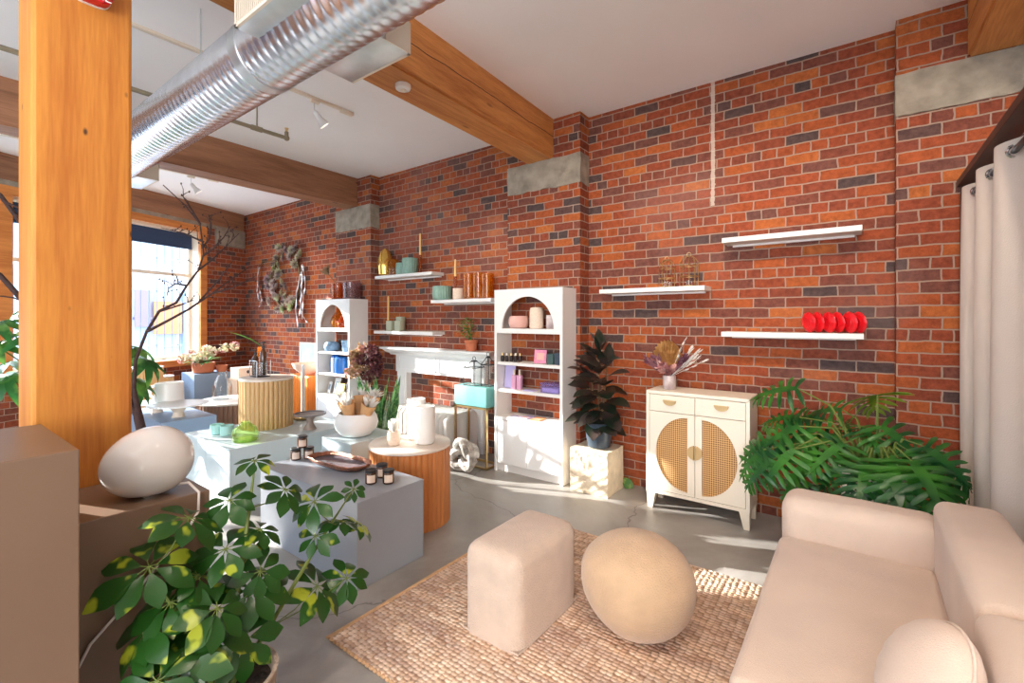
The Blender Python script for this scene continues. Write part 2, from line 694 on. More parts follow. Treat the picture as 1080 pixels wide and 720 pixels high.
def rattan_mat():
    m, nt, N, L, b = new_mat('woven_rattan')
    tc = N.new('ShaderNodeTexCoord')
    sp = N.new('ShaderNodeSeparateXYZ')
    L.new(tc.outputs['Object'], sp.inputs[0])
    a = math_node(N, L, 'ABSOLUTE', math_node(N, L, 'SINE', math_node(N, L, 'MULTIPLY', sp.outputs[0], 210.0)))
    c = math_node(N, L, 'ABSOLUTE', math_node(N, L, 'SINE', math_node(N, L, 'MULTIPLY', sp.outputs[2], 210.0)))
    h = math_node(N, L, 'MULTIPLY', a, c)
    cr = N.new('ShaderNodeValToRGB')
    cr.color_ramp.elements[0].position = 0.25
    cr.color_ramp.elements[0].color = lin(214, 170, 112)
    cr.color_ramp.elements[1].position = 0.6
    cr.color_ramp.elements[1].color = lin(120, 76, 36)
    L.new(h, cr.inputs['Fac'])
    L.new(cr.outputs['Color'], b.inputs['Base Color'])
    b.inputs['Roughness'].default_value = 0.6
    return m


M = {
    'brick': brick_mat(),
    'floor': floor_mat(),
    'rug': rug_mat(),
    'rug_edge': mat('jute_binding', lin(205, 165, 125), 0.9, var=0.12, vscale=40, bump=0.5, bscale=160),
    'ceiling': mat('ceiling_paint', (0.92, 0.92, 0.93, 1), 0.8, var=0.02, vscale=1.5),
    'white_wall': mat('white_wall_paint', (0.72, 0.68, 0.64, 1), 0.8),
    'pad': mat('rough_concrete', lin(150, 140, 125), 0.9, var=0.28, vscale=9, bump=0.8, bscale=45),
    'fir': wood_mat('orange_fir', lin(178, 104, 36), lin(208, 138, 56), 'Z'),
    'fir_beam': wood_mat('fir_beam', lin(172, 104, 48), lin(212, 146, 80), 'Y', crack=3.165),
    'old_beam': wood_mat('weathered_beam', lin(130, 88, 62), lin(165, 116, 84), 'Y'),
    'casing': wood_mat('window_casing', lin(190, 110, 50), lin(222, 145, 75), 'X', knots=False),
    'steel': mat('galvanised_steel', (0.72, 0.76, 0.82, 1), 0.27, 1.0, var=0.15, vscale=5),
    'steel_flat': mat('sheet_steel', (0.66, 0.70, 0.72, 1), 0.36, 1.0, var=0.12, vscale=9),
    'cream_metal': mat('cream_metal', lin(232, 222, 205), 0.5),
    'white': mat('white_lacquer', (0.80, 0.80, 0.79, 1), 0.4),
    'white_shelf': mat('white_shelf_paint', (0.78, 0.76, 0.73, 1), 0.45),
    'cream': mat('cream_lacquer', lin(236, 226, 208), 0.42),
    'rattan': rattan_mat(),
    'brass': mat('brushed_brass', (0.72, 0.52, 0.25, 1), 0.3, 1.0),
    'tan_metal': mat('tan_pull', lin(205, 175, 125), 0.4, 0.3),
    'taupe': mat('warm_lit_taupe', lin(118, 94, 76), 0.38, var=0.06, vscale=3),  # browner than the likely grey paint; warm dim light put into the colour
    'grey': mat('grey_plinth_paint', lin(150, 157, 167), 0.34, var=0.05, vscale=3),
    'paleblue': mat('pale_plinth_paint', lin(198, 212, 214), 0.34, var=0.04, vscale=3),
    'slate': mat('slate_plinth_paint', lin(128, 148, 172), 0.34, var=0.05, vscale=3),
    'sofa': mat('blush_linen', lin(216, 194, 176), 0.95, var=0.05, vscale=5, bump=0.35, bscale=260, sheen=0.3, spec=0.2),
    'pouf': mat('oatmeal_boucle', lin(206, 184, 166), 0.95, var=0.06, vscale=14, bump=0.6, bscale=150, sheen=0.4, spec=0.15),
    'ball': mat('sand_boucle', lin(204, 172, 138), 0.95, var=0.07, vscale=12, bump=0.6, bscale=140, sheen=0.4, spec=0.15),
    'curtain': mat('linen_curtain', lin(214, 202, 192), 0.9, var=0.04, vscale=4, bump=0.2, bscale=200, spec=0.2),
    'darkwood': mat('dark_stained_wood', lin(70, 40, 28), 0.5, var=0.2, vscale=8, stretch=(8, 1, 8)),
    'black': mat('black_metal', (0.02, 0.02, 0.022, 1), 0.4),
    'chrome': mat('chrome', (0.75, 0.75, 0.75, 1), 0.12, 1.0),
    'copper_flute': mat('copper_fluted_wood', lin(200, 128, 72), 0.38, 0.15, var=0.08, vscale=9, stretch=(4, 4, 0.4)),
    'tan_flute': mat('tan_fluted_wood', lin(206, 166, 112), 0.42, 0.0, var=0.1, vscale=9, stretch=(4, 4, 0.4)),
    'pale_flute': mat('pale_fluted_pine', lin(232, 190, 128), 0.5, 0.0, var=0.1, vscale=9, stretch=(4, 4, 0.4)),
    'brown_flute': mat('brown_fluted_wood', lin(150, 112, 88), 0.42, 0.0, var=0.1, vscale=9, stretch=(4, 4, 0.4)),
    'top': mat('pale_table_top', lin(226, 214, 200), 0.35, var=0.05, vscale=8),
    'ceramic': mat('white_ceramic', (0.82, 0.80, 0.77, 1), 0.3),
    'matte_ceramic': mat('matte_white_ceramic', (0.80, 0.77, 0.73, 1), 0.7),
    'lamp_glass': mat('opal_glass', (0.74, 0.72, 0.70, 1), 0.06, coat=0.5),
    'pink': mat('pink_ceramic', lin(216, 168, 155), 0.6),
    'cream_ceramic': mat('speckled_cream_ceramic', lin(222, 200, 180), 0.7, var=0.08, vscale=60),
    'marble': mat('grey_veined_ceramic', lin(215, 200, 195), 0.4, col2=lin(150, 130, 130), vscale=12),
    'amber': glass_mat('amber_glass', (0.98, 0.78, 0.36, 1), body=(0.80, 0.26, 0.01, 1), amount=0.22),
    'amber_dark': glass_mat('dark_amber_glass', (0.92, 0.60, 0.32, 1), body=(0.55, 0.10, 0.01, 1), amount=0.25),
    'plum_glass': glass_mat('plum_glass', (0.86, 0.74, 0.74, 1), body=(0.35, 0.20, 0.22, 1), amount=0.2),
    'clear': glass_mat('clear_glass', (0.975, 0.985, 0.985, 1), refl=0.3),
    'green_glass': glass_mat('green_glass', (0.90, 0.98, 0.76, 1), refl=0.2, body=(0.55, 0.80, 0.30, 1), amount=0.06),
    'pane': glass_mat('window_glass', (0.97, 0.98, 1.0, 1), refl=0.08),
    'lilac_acrylic': glass_mat('lilac_acrylic', (0.90, 0.86, 0.98, 1), body=(0.5, 0.4, 0.85, 1), amount=0.3),
    'gold_glass': mat('gold_lustre_glass', (0.72, 0.44, 0.10, 1), 0.14, 0.75),
    'mint': mat('mint_ceramic', lin(170, 215, 205), 0.35),
    'celadon': mat('celadon_ceramic', lin(128, 160, 145), 0.35, var=0.1, vscale=30),
    'teal': mat('teal_velvet', lin(104, 166, 162), 0.6, var=0.12, vscale=8),
    'jar_brown': mat('amber_jar', (0.085, 0.032, 0.012, 1), 0.12, coat=0.5),
    'label': mat('paper_label', lin(236, 214, 196), 0.6),
    'tray_in': mat('smoky_resin', (0.16, 0.13, 0.15, 1), 0.16, var=0.25, vscale=14),
    'tray_rim': mat('copper_bark_rim', (0.30, 0.11, 0.055, 1), 0.35, 0.3, var=0.5, vscale=40, bump=0.8, bscale=90),
    'stone': mat('split_travertine', lin(222, 206, 180), 0.85, var=0.14, vscale=14, bump=0.9, bscale=55),
    'terracotta': mat('terracotta', lin(190, 110, 75), 0.8, var=0.1, vscale=14),
    'pot_blue': mat('charcoal_blue_pot', lin(56, 68, 80), 0.35),
    'teal_pot': mat('dark_teal_vase', lin(60, 100, 112), 0.3),
    'soil': mat('soil', (0.03, 0.018, 0.01, 1), 0.95, bump=0.8, bscale=60),
    'basket': mat('grey_woven_pot', lin(170, 150, 132), 0.8, var=0.2, vscale=30, bump=0.9, bscale=70, stretch=(1, 1, 4)),
    'bark': mat('dark_bark', lin(62, 40, 36), 0.8, var=0.3, vscale=20, bump=0.6, bscale=80),
    'stem': mat('green_stem', lin(96, 112, 44), 0.55),
    'brown_stem': mat('brown_stem', lin(110, 82, 50), 0.7),
    'umbrella': leaf_mat('umbrella_leaf', lin(34, 76, 24), lin(160, 172, 46), 0.3, 13, 0.59, 0.65, 0.22),
    'philo': leaf_mat('split_leaf_green', lin(22, 78, 34), lin(64, 128, 40), 0.32, 5, 0.40, 0.66),
    'philo_young': leaf_mat('young_leaf_green', lin(96, 140, 40), lin(140, 168, 56), 0.4, 5),
    'rubber': leaf_mat('burgundy_leaf', (0.012, 0.022, 0.013, 1), (0.05, 0.035, 0.03, 1), 0.28, 8, trans=0.05),
    'palm': leaf_mat('bright_leaf', lin(42, 104, 44), lin(110, 160, 70), 0.4, 6),
    'snake': leaf_mat('snake_leaf', lin(52, 108, 56), lin(110, 158, 92), 0.4, 30, 0.45, 0.55, 0.1),
    'small_leaf': leaf_mat('small_leaf', lin(70, 120, 50), lin(130, 160, 70), 0.5, 20),
    'maroon': leaf_mat('dried_maroon', lin(78, 34, 44), lin(120, 70, 70), 0.8, 20),
    'dried': leaf_mat('dried_blooms', lin(178, 148, 110), lin(206, 150, 140), 0.85, 14),
    'plume_pink': leaf_mat('dusty_pink_plume', lin(190, 130, 130), lin(224, 180, 170), 0.85, 14),
    'plume_mauve': leaf_mat('mauve_plume', lin(120, 72, 90), lin(160, 110, 120), 0.85, 14),
    'fan': leaf_mat('dried_palm_fan', lin(196, 150, 88), lin(226, 188, 124), 0.7, 20),
    'white_plume': leaf_mat('white_bloom', (0.80, 0.78, 0.74, 1), (0.85, 0.82, 0.76, 1), 0.85, 14),
    'kraft': mat('kraft_paper', lin(214, 166, 116), 0.8, var=0.1, vscale=20, bump=0.4, bscale=50),
    'succulent': leaf_mat('succulent_green', lin(158, 168, 116), lin(178, 156, 148), 0.6, 5, 0.42, 0.58, 0.1),
    'succulent_dark': leaf_mat('succulent_mauve', lin(138, 112, 116), lin(166, 158, 124), 0.6, 6, 0.42, 0.58, 0.1),
    'ribbon': mat('pale_ribbon', (0.86, 0.87, 0.9, 1), 0.6),
    'red': mat('red_lacquer', (0.72, 0.008, 0.015, 1), 0.3),
    'alarm_red': mat('alarm_red', (0.62, 0.012, 0.02, 1), 0.35),
    'blue': mat('cobalt_ceramic', lin(30, 100, 178), 0.3, var=0.15, vscale=18),
    'bluegrey': mat('blue_speckled_ceramic', lin(120, 150, 178), 0.4, var=0.3, vscale=40),
    'yellow': mat('yellow_card', lin(222, 206, 80), 0.6),
    'card_white': mat('white_card', (0.8, 0.8, 0.8, 1), 0.6),
    'card_pink': mat('pink_card', lin(214, 130, 160), 0.6, var=0.2, vscale=30),
    'card_lilac': mat('lilac_card', lin(190, 180, 222), 0.6),
    'card_orange': mat('orange_card', lin(216, 150, 100), 0.6),
    'pink_liquid': mat('pink_bottle', lin(214, 160, 190), 0.2, coat=0.5),
    'dark_bottle': mat('dark_bottle', (0.03, 0.022, 0.02, 1), 0.2),
    'green_box': mat('deep_green_box', lin(60, 84, 82), 0.5),
    'pine': wood_mat('orange_veneer', lin(196, 100, 30), lin(220, 128, 48), 'Z', knots=False, rough=0.4),
    'wax': mat('cream_wax', lin(240, 200, 130), 0.5),
    'wax_green': mat('sage_wax', lin(176, 178, 154), 0.6),
    'boucle_white': mat('channelled_boucle', (0.72, 0.70, 0.67, 1), 0.9, bump=0.4, bscale=120),
    'knit': mat('white_rope', (0.68, 0.66, 0.62, 1), 0.9, bump=0.8, bscale=90, col2=lin(140, 132, 124), vscale=22),
    'tan_box': mat('tan_plinth_paint', lin(186, 156, 130), 0.5),
    'kraft_box': mat('pale_card_box', lin(220, 200, 180), 0.6),
    'navy': mat('navy_roller_fabric', lin(40, 62, 96), 0.7),
    'bulb': mat('lamp_face', (0.9, 0.9, 0.85, 1), 0.3),
    'cord': mat('white_cord', (0.78, 0.72, 0.68, 1), 0.5),
    'pipe': mat('painted_pipe', lin(150, 140, 118), 0.45, 0.4),
    'street': mat('street_asphalt', (0.42, 0.43, 0.45, 1), 0.9),
    'bldg': mat('pale_render', (0.84, 0.86, 0.9, 1), 0.8, var=0.05, vscale=2),
    'bldg_blue': mat('blue_cladding', lin(175, 200, 232), 0.6),
    'bldg_glass': mat('street_window_glass', lin(205, 222, 240), 0.2),
    'bldg_orange': mat('orange_hoarding', lin(248, 170, 120), 0.7),
    'bldg_purple': mat('purple_hoarding', lin(176, 156, 224), 0.7),
}

# ================================================================== the room
H = 3.33
W = 3.92
C0 = (-8.95, 3.92)
FANG = math.atan2(-0.936, 0.353)          # the window wall leaves the brick wall at an angle
FD = Vector((0.353, -0.936, 0))
FN = Vector((0.936, 0.353, 0))            # into the room


def fpt(u, y, z=0.0):
    return Vector((C0[0], C0[1], 0)) + FD * u + FN * y + Vector((0, 0, z))


mb = MB()
mb.prism([(-9.15, 4.4, -0.12), (2.3, 4.4, -0.12), (2.3, -5.0, -0.12), (-5.75, -5.0, -0.12)], (0, 0, 0.12))
struct('floor', mb, M['floor'])
mb = MB()
mb.prism([(-9.15, 4.4, H), (2.3, 4.4, H), (2.3, -5.0, H), (-5.75, -5.0, H)], (0, 0, 0.15))
struct('ceiling', mb, M['ceiling'])

mb = MB()
mb.box(-9.3, 2.3, W, W + 0.4, 0, H)
mb.box(-2.839, -2.017, 3.754, W + 0.01, 0, H)
mb.box(-5.88, -5.10, 3.785, W + 0.01, 0, H)
mb.box(0.192, 1.10, 3.80, W + 0.01, 0, H)
struct('wall_back', mb, M['brick'])
mb = MB()
mb.box(2.2, 2.35, -5, 4.3, 0, H)
struct('wall_right', mb, M['white_wall'])

# the window wall
mb = MB()
T0, T1 = -0.34, 0.0
for u0, u1, z0, z1 in ((-0.3, 9.6, 0, 0.72), (-0.3, 9.6, 2.97, H), (-0.3, 0.85, 0.72, 2.97), (3.30, 3.46, 0.72, 2.97),
                       (6.54, 6.86, 0.72, 2.97), (8.8, 9.6, 0.72, 2.97)):
    mb.box(u0, u1, T0, T1, z0, z1)
o = struct('wall_left', mb, M['brick'])
o.location = (C0[0], C0[1], 0)
o.rotation_euler = (0, 0, FANG)


def window(n, u0, u1, mull, shade_z, shade_mat='navy'):
    """u0..u1 is the outside of the casing"""
    root = struct('window_%d' % n, MB().box(u0, u1, -0.02, 0.03, 2.87, 2.97), M['casing'])
    root.location = (C0[0], C0[1], 0)
    root.rotation_euler = (0, 0, FANG)
    mb = MB()
    mb.box(u0, u0 + 0.115, -0.02, 0.03, 0.72, 2.868)
    mb.box(u1 - 0.115, u1, -0.02, 0.03, 0.72, 2.868)
    obj('casing', mb, M['casing'], root)
    obj('sill', MB().box(u0 - 0.02, u1 + 0.02, -0.02, 0.06, 0.72, 0.82, 0.008), M['casing'], root)
    a, b = u0 + 0.11, u1 - 0.11
    mb = MB()
    mb.box(a - 0.02, a, -0.25, -0.02, 0.8, 2.9)
    mb.box(b, b + 0.02, -0.25, -0.02, 0.8, 2.9)
    mb.box(a, b, -0.25, -0.02, 2.83, 2.9)
    mb.box(a, b, -0.25, -0.02, 0.76, 0.825)
    f0, f1 = a, b
    mb.box(f0, f0 + 0.05, -0.235, -0.18, 0.825, 2.83)
    mb.box(f1 - 0.05, f1, -0.235, -0.18, 0.825, 2.83)
    mb.box(f0, f1, -0.235, -0.18, 0.825, 0.865)
    mb.box(f0, f1, -0.235, -0.18, 2.135, 2.185)
    for mm in mull:
        mb.box(mm - 0.035, mm + 0.035, -0.235, -0.18, 0.865, 2.83)
    obj('sash_frame', mb, M['cream_metal'], root)
    obj('pane', MB().box(f0 + 0.05, f1 - 0.05, -0.212, -0.206, 0.865, 2.83), M['pane'], root, False)
    mb = MB()
    mb.box(f0 + 0.01, f1 - 0.01, -0.165, -0.155, shade_z, 2.83)
    mb.tube([(f0 + 0.01, -0.16, shade_z), (f1 - 0.01, -0.16, shade_z)], 0.014)
    obj('roller_shade', mb, M[shade_mat], root)
    mb = MB()
    u = f0 + 0.12
    while u < f1 - 0.05:
        mb.tube([(u, -0.28, 0.84), (u, -0.28, 2.86)], 0.0055, 6)
        u += 0.122
    obj('security_bars', mb, M['slate'], root)
    return root


window(1, 0.79, 3.37, (2.15,), 2.60)
w2 = window(2, 3.385, 6.60, (4.30, 5.74), 2.60)
obj('added_sun_blind', MB().box(4.335, 5.705, -0.172, -0.168, 1.50, 2.62), M['navy'], w2, False)  # added in the unseen bay to block sun from the lounge
mb = MB()
for k in range(48):
    u = 5.78 + k * 0.0147
    mb.box(u, u + 0.0148, -0.172 - 0.006 * (k % 2), -0.166 - 0.006 * (k % 2), 0.87, 2.43)
obj('added_sun_screen', mb, M['curtain'], w2, False)  # made-up screen, leaves only a slit of sun for the plinth top
w3 = window(3, 6.80, 8.86, (7.8,), 0.88)  # shade run full length to block sun through this unseen window

mb = MB()
mb.box(0.02, 9.0, -0.01, 0.025, 2.97, 3.03)
o = struct('trim_1', mb, M['pad'])
o.location = (C0[0], C0[1], 0)
o.rotation_euler = (0, 0, FANG)
mb = MB()
mb.box(0.05, 0.62, -0.01, 0.06, 2.72, 3.0, 0.01)
o = struct('trim_2', mb, M['pad'])
o.location = (C0[0], C0[1], 0)
o.rotation_euler = (0, 0, FANG)


def rough_block(x0, x1, y0, y1, z0, z1, seed):
    mb = MB()
    mb.box(x0, x1, y0, y1, z0, z1)
    bmesh.ops.subdivide_edges(mb.bm, edges=mb.bm.edges[:], cuts=22, use_grid_fill=True)
    for v in mb.bm.verts:
        p = v.co * 9 + Vector((seed, 0, 0))
        v.co += noise.noise_vector(p) * 0.007
        if v.co.z < z0 + 0.012:
            v.co.z += noise.noise(v.co * 16) * 0.010
    return mb


o = struct('trim_3', rough_block(-2.839, -2.012, 3.745, 3.92, 2.688, 2.962, 1), M['pad'])
o = struct('trim_4', rough_block(-5.885, -5.095, 3.775, 3.92, 2.655, 2.955, 2), M['pad'])
o = struct('trim_5', rough_block(0.188, 1.10, 3.788, 3.92, 2.719, 2.98, 3), M['pad'])


def beam(name, a0, a1, b0, b1, z0, z1, m):
    """a: x-range at y=3.785, b: x-range at y=-5"""
    mb = MB()
    mb.loft([[(a0, 3.79, z0), (a1, 3.79, z0), (a1, 3.79, z1), (a0, 3.79, z1)],
             [(b0, -5, z0), (b1, -5, z0), (b1, -5, z1), (b0, -5, z1)]])
    bmesh.ops.bevel(mb.bm, geom=mb.bm.edges[:], offset=0.012, segments=2, affect='EDGES')
    o = struct(name, mb, m)
    return o


beam('ceiling_beam', -2.60, -2.303, -2.24, -1.94, 2.962, H + 0.02, M['fir_beam'])
beam('ceiling_beam', -5.66, -5.376, -5.52, -5.22, 2.957, H + 0.02, M['old_beam'])
beam('ceiling_beam', 0.515, 0.82, 0.64, 0.94, 2.98, H + 0.02, M['fir_beam'])
mb = MB()
mb.box(0.05, 9.5, -0.30, 0.03, 3.03, H + 0.02, 0.008)
o = struct('ceiling_beam', mb, M['old_beam'])
o.location = (C0[0], C0[1], 0)
o.rotation_euler = (0, 0, FANG)
# the beam texture runs along local Y, so this one gets its own grain direction
o.data.materials[0] = wood_mat('weathered_beam_along_window_wall', lin(130, 88, 62), lin(165, 116, 84), 'X')

mb = MB()
mb.box(-2.45, -2.2, 0.292, 0.561, 0, 2.965, 0.012)
struct('timber_column', mb, M['fir'])

# ================================================================== ceiling services
DY, DZ, DR = 1.147, 2.772, 0.166
duct = thing('air_duct', 'round silver spiral duct running under the ceiling beams', 'duct', (-3, DY, DZ - DR))
prof = []
x = -7.6
rings = []
while x < 0.9:
    for dx, dr in ((0.0, 0.0), (0.012, 0.0024), (0.020, 0.0024), (0.034, 0.0), (0.048, -0.0005)):
        rings.append((x + dx, DR + dr))
    x += 0.058
rr = [[(xx, DY + r * math.cos(2 * math.pi * k / 48), DZ + r * math.sin(2 * math.pi * k / 48)) for k in range(48)] for xx, r in rings]
obj('duct_tube', MB().loft(rr), M['steel'], duct, True, 60)
for cx in (-2.42, -5.95):
    mb = MB()
    mb.loft([[(xx, DY + r * math.cos(2 * math.pi * k / 48), DZ + r * math.sin(2 * math.pi * k / 48)) for k in range(48)]
             for xx, r in ((cx, DR), (cx, DR + 0.006), (cx + 0.07, DR + 0.006), (cx + 0.07, DR))])
    obj('joint_collar', mb, M['steel_flat'], duct)


def register(x0, x1, side):
    y0, y1 = (DY + 0.13, 1.475) if side > 0 else (0.91, DY - 0.13)
    r = obj('register_box', MB().box(x0, x1, y0, y1, 2.70, 2.85, 0.003), M['steel_flat'], duct)
    mb = MB()
    yy = y1 if side > 0 else y0
    s = 0.006 * side
    for a, b, c, d in ((x0, x1, 2.70, 2.714), (x0, x1, 2.836, 2.85), (x0, x0 + 0.014, 2.70, 2.85), (x1 - 0.014, x1, 2.70, 2.85)):
        mb.box(a, b, min(yy, yy + 2 * s), max(yy, yy + 2 * s), c, d)
    k = x0 + 0.022
    while k < x1 - 0.016:
        mb.box(k, k + 0.006, min(yy, yy + 1.6 * s), max(yy, yy + 1.6 * s), 2.714, 2.836)
        k += 0.016
    mb.box(x1, x1 + 0.006, y0 if side < 0 else y0 + 0.06, y1, 2.70, 2.85)
    obj('grille', mb, M['cream_metal'], r)


for x0, x1 in ((-2.15, -1.70), (-5.55, -5.08)):
    register(x0, x1, 1)
    register(x0, x1, -1)
for hx in (-0.6, -3.2, -4.6, -6.6):
    obj('hanger_rod', MB().tube([(hx, DY, H), (hx, DY, DZ + DR)], 0.004), M['steel_flat'], duct)

pp = thing('sprinkler_pipe', 'thin grey sprinkler pipe hung below the ceiling behind the duct', 'pipe', (-4.2, 1.2, 3.1))
mb = MB()
mb.tube([(-4.22, -4.5, 3.115), (-4.22, 2.2, 3.115)], 0.017, 10)
mb.ell((-4.22, 2.21, 3.115), 0.026)
mb.tube([(-4.22, 2.21, 3.11), (-4.22, 2.21, 3.17)], 0.018, 10)
mb.tube([(-4.22, 1.90, 3.115), (-4.22, 1.99, 3.115)], 0.023, 10)
obj('pipe_run', mb, M['pipe'], pp)
mb = MB()
mb.cyl((-4.22, 2.21, 3.17), 0.012, 0.03).cyl((-4.22, 2.21, 3.20), 0.018, 0.004)
obj('sprinkler_head', mb, M['brass'], pp)
for yy in (1.947, -0.6):
    mb = MB()
    mb.tube([(-4.22, yy, H), (-4.22, yy, 3.13)], 0.006)
    mb.tube([(-4.22, yy + 0.02 * math.cos(a), 3.115 + 0.021 * math.sin(a)) for a in [k * math.pi / 8 for k in range(17)]], 0.004, 5)
    obj('hanger_rod', mb, M['pipe'], pp)


def track(name, label, x, y0, y1, heads, group=None):
    t = thing(name, label, 'lighting track', (x, (y0 + y1) / 2, H - 0.03))
    obj('rail', MB().box(x - 0.017, x + 0.017, y0, y1, H - 0.022, H, 0.003), M['cream_metal'], t)
    obj('end_feed', MB().box(x - 0.022, x + 0.022, y1 - 0.12, y1, H - 0.034, H - 0.004, 0.004), M['cream_metal'], t)
    for hy, ax, label2, aim, e in heads:
        tl = thing('track_light', label2, 'spotlight', (x, hy, H - 0.24), 'white cone spotlights on the ceiling tracks')
        obj('adapter', MB().box(x - 0.015, x + 0.015, hy - 0.04, hy + 0.04, H - 0.05, H - 0.023, 0.003), M['cream_metal'], tl)
        obj('arm', MB().tube([(x, hy, H - 0.05), (x, hy, H - 0.10), (x + 0.012, hy + 0.01, H - 0.135)], 0.005), M['chrome'], tl)
        d = (Vector(aim) - Vector((x, hy, H - 0.15))).normalized()
        q = d.to_track_quat('Z', 'Y').to_matrix().to_4x4()
        mt = Matrix.Translation((x + 0.012, hy + 0.01, H - 0.14)) @ q
        mb = MB().lathe([(0.018, -0.02), (0.022, 0.0), (0.024, 0.04), (0.045, 0.105), (0.047, 0.11), (0.044, 0.11), (0.03, 0.085)], seg=24, cap1=False).xf(mt)
        sh = obj('lamp_cone', mb, M['white'], tl)
        m2, nt, N, L, b = new_mat('lit_lamp_face')
        b.inputs['Emission Color'].default_value = (1, 0.93, 0.8, 1)
        b.inputs['Emission Strength'].default_value = 6
        obj('lamp_face', MB().lathe([(0.0, 0.09), (0.038, 0.09)], seg=20, cap0=False, cap1=False).xf(mt), m2, sh)
        lo = Vector((x + 0.012, hy + 0.01, H - 0.14)) + d * 0.125
        add_light('track_lamp', 'SPOT', lo, aim, e, (1, 0.85, 0.68), spot_size=R(75), spot_blend=0.7, shadow_soft_size=0.03)


track('ceiling_track', 'white lighting track on the ceiling between the two nearer beams', -3.70, -3.0, 2.55,
      [(2.177, 0, 'white cone spotlight hanging just right of the silver duct', (-3.2, 3.6, 1.3), 60)])
track('ceiling_track', 'white lighting track on the ceiling nearest the windows', -6.95, -3.0, 2.7,
      [(2.38, 0, 'white cone spotlight above the bare branch near the window', (-6.5, 3.7, 1.4), 60)])

sd = thing('smoke_detector', 'round white detector under the nearer orange beam', 'smoke detector', (-2.39, 2.0, 2.93))
obj('housing', MB().lathe([(0.030, 0), (0.046, 0.006), (0.05, 0.016), (0.05, 0.034)], (-2.36, 2.0, 2.928), 28), M['white'], sd)
obj('sensor_ring', MB().lathe([(0.012, 0), (0.022, 0.0), (0.022, 0.006), (0.012, 0.006)], (-2.36, 2.0, 2.924), 20), M['cream_metal'], sd)

al = thing('fire_alarm', 'red alarm box high on the timber column', 'fire alarm', (-2.2, 0.44, 2.56))
mb = MB()
pts = []
cy_, cz_, hw, hh, rc = 0.440, 2.665, 0.056, 0.098, 0.035
for q, (sx, sz) in enumerate(((1, 1), (-1, 1), (-1, -1), (1, -1))):
    for k in range(6):
        a = R(90 * q + 18 * k)
        pts.append((-2.2, cy_ + sx * (hw - rc) + rc * math.cos(a), cz_ + sz * (hh - rc) + rc * math.sin(a)))
mb.prism(pts, (0.012, 0, 0))
obj('mounting_plate', mb, M['white'], al)
mb = MB()
mb.prism([(p[0] + 0.0125, cy_ + (p[1] - cy_) * 0.97, cz_ + (p[2] - cz_) * 0.985) for p in pts], (0.042, 0, 0))
bmesh.ops.bevel(mb.bm, geom=[e for e in mb.bm.edges if all(v.co.x > -2.15 for v in e.verts)], offset=0.008, segments=3, affect='EDGES')
obj('alarm_body', mb, M['alarm_red'], al)
td = bpy.data.curves.new('lettering', 'FONT')
td.body = 'FIRE'
td.size = 0.045
td.align_x = 'CENTER'
td.extrude = 0.0006
td.materials.append(M['white'])
tmp = bpy.data.objects.new('lettering_curve', td)
COL.objects.link(tmp)
bpy.context.view_layer.update()
lme = bpy.data.meshes.new_from_object(tmp.evaluated_get(bpy.context.evaluated_depsgraph_get()))
bpy.data.objects.remove(tmp)
lme.materials.clear()
lme.materials.append(M['white'])
to = bpy.data.objects.new('lettering', lme)
COL.objects.link(to)
to.parent = al
to.location = Vector((-2.1445, 0.447, 2.577)) - WL[al]
to.rotation_euler = (R(90), 0, R(90))
to['label'] = 'white FIRE lettering'

# ================================================================== brick-wall furniture
def bookcase(label, x0, x1, yf, yb, top, zs, counter, group='tall arched white bookcases'):
    t = thing('bookcase', label, 'bookcase', ((x0 + x1) / 2, (yf + yb) / 2, 0), group)
    mb = MB()
    mb.box(x0, x0 + 0.028, yf, yb, 0, top)
    mb.box(x1 - 0.028, x1, yf, yb, 0, top)
    mb.box(x0 + 0.028, x1 - 0.028, yf + 0.022, yb, top - 0.028, top)
    mb.box(x0 + 0.028, x1 - 0.028, yf + 0.03, yb, 0, 0.075)
    mb.box(x0 + 0.028, x1 - 0.028, yb - 0.012, yb, 0.075, counter - 0.03)
    obj('carcass', mb, M['white_shelf'], t, False)
    z3 = zs[0]
    obj('shelf', MB().box(x0 + 0.028, x1 - 0.028, yf, yb, z3 - 0.045, z3, 0.002), M['white_shelf'], t, False)
    for z in zs[1:]:
        obj('shelf', MB().box(x0 + 0.028, x1 - 0.028, yf + 0.012, yb, z - 0.028, z, 0.002), M['white_shelf'], t, False)
    obj('counter', MB().box(x0 + 0.028, x1 - 0.028, yf, yb, counter - 0.03, counter, 0.002), M['white_shelf'], t, False)
    # arched face
    hw = 0.288
    cx = (x0 + x1) / 2
    pts = [(x0 + 0.028, yf, z3), (cx - hw, yf, z3)]
    for k in range(1, 32):
        a = math.pi - math.pi * k / 32
        pts.append((cx + hw * math.cos(a), yf, z3 + (top - 0.072 - z3) * math.sin(a)))
    pts += [(cx + hw, yf, z3), (x1 - 0.028, yf, z3), (x1 - 0.028, yf, top), (x0 + 0.028, yf, top)]
    mb = MB().prism(pts, (0, 0.022, 0))
    obj('arch_panel', mb, M['white_shelf'], t, False)
    m_ = (x0 + x1) / 2
    for a, b in ((x0 + 0.031, m_ - 0.002), (m_ + 0.002, x1 - 0.031)):
        obj('door', MB().box(a, b, yf + 0.004, yf + 0.024, 0.08, counter - 0.036, 0.002), M['white'], t, False)
    return t


bookcase('arched white bookcase to the left of the rubber plant', -2.815, -2.058, 3.51, 3.752, 1.73, (1.362, 1.042, 0.785), 0.525)
bookcase('arched white bookcase farther left, holding blue pots', -5.915, -5.15, 3.50, 3.78, 1.71, (1.335, 1.02, 0.735), 0.45)


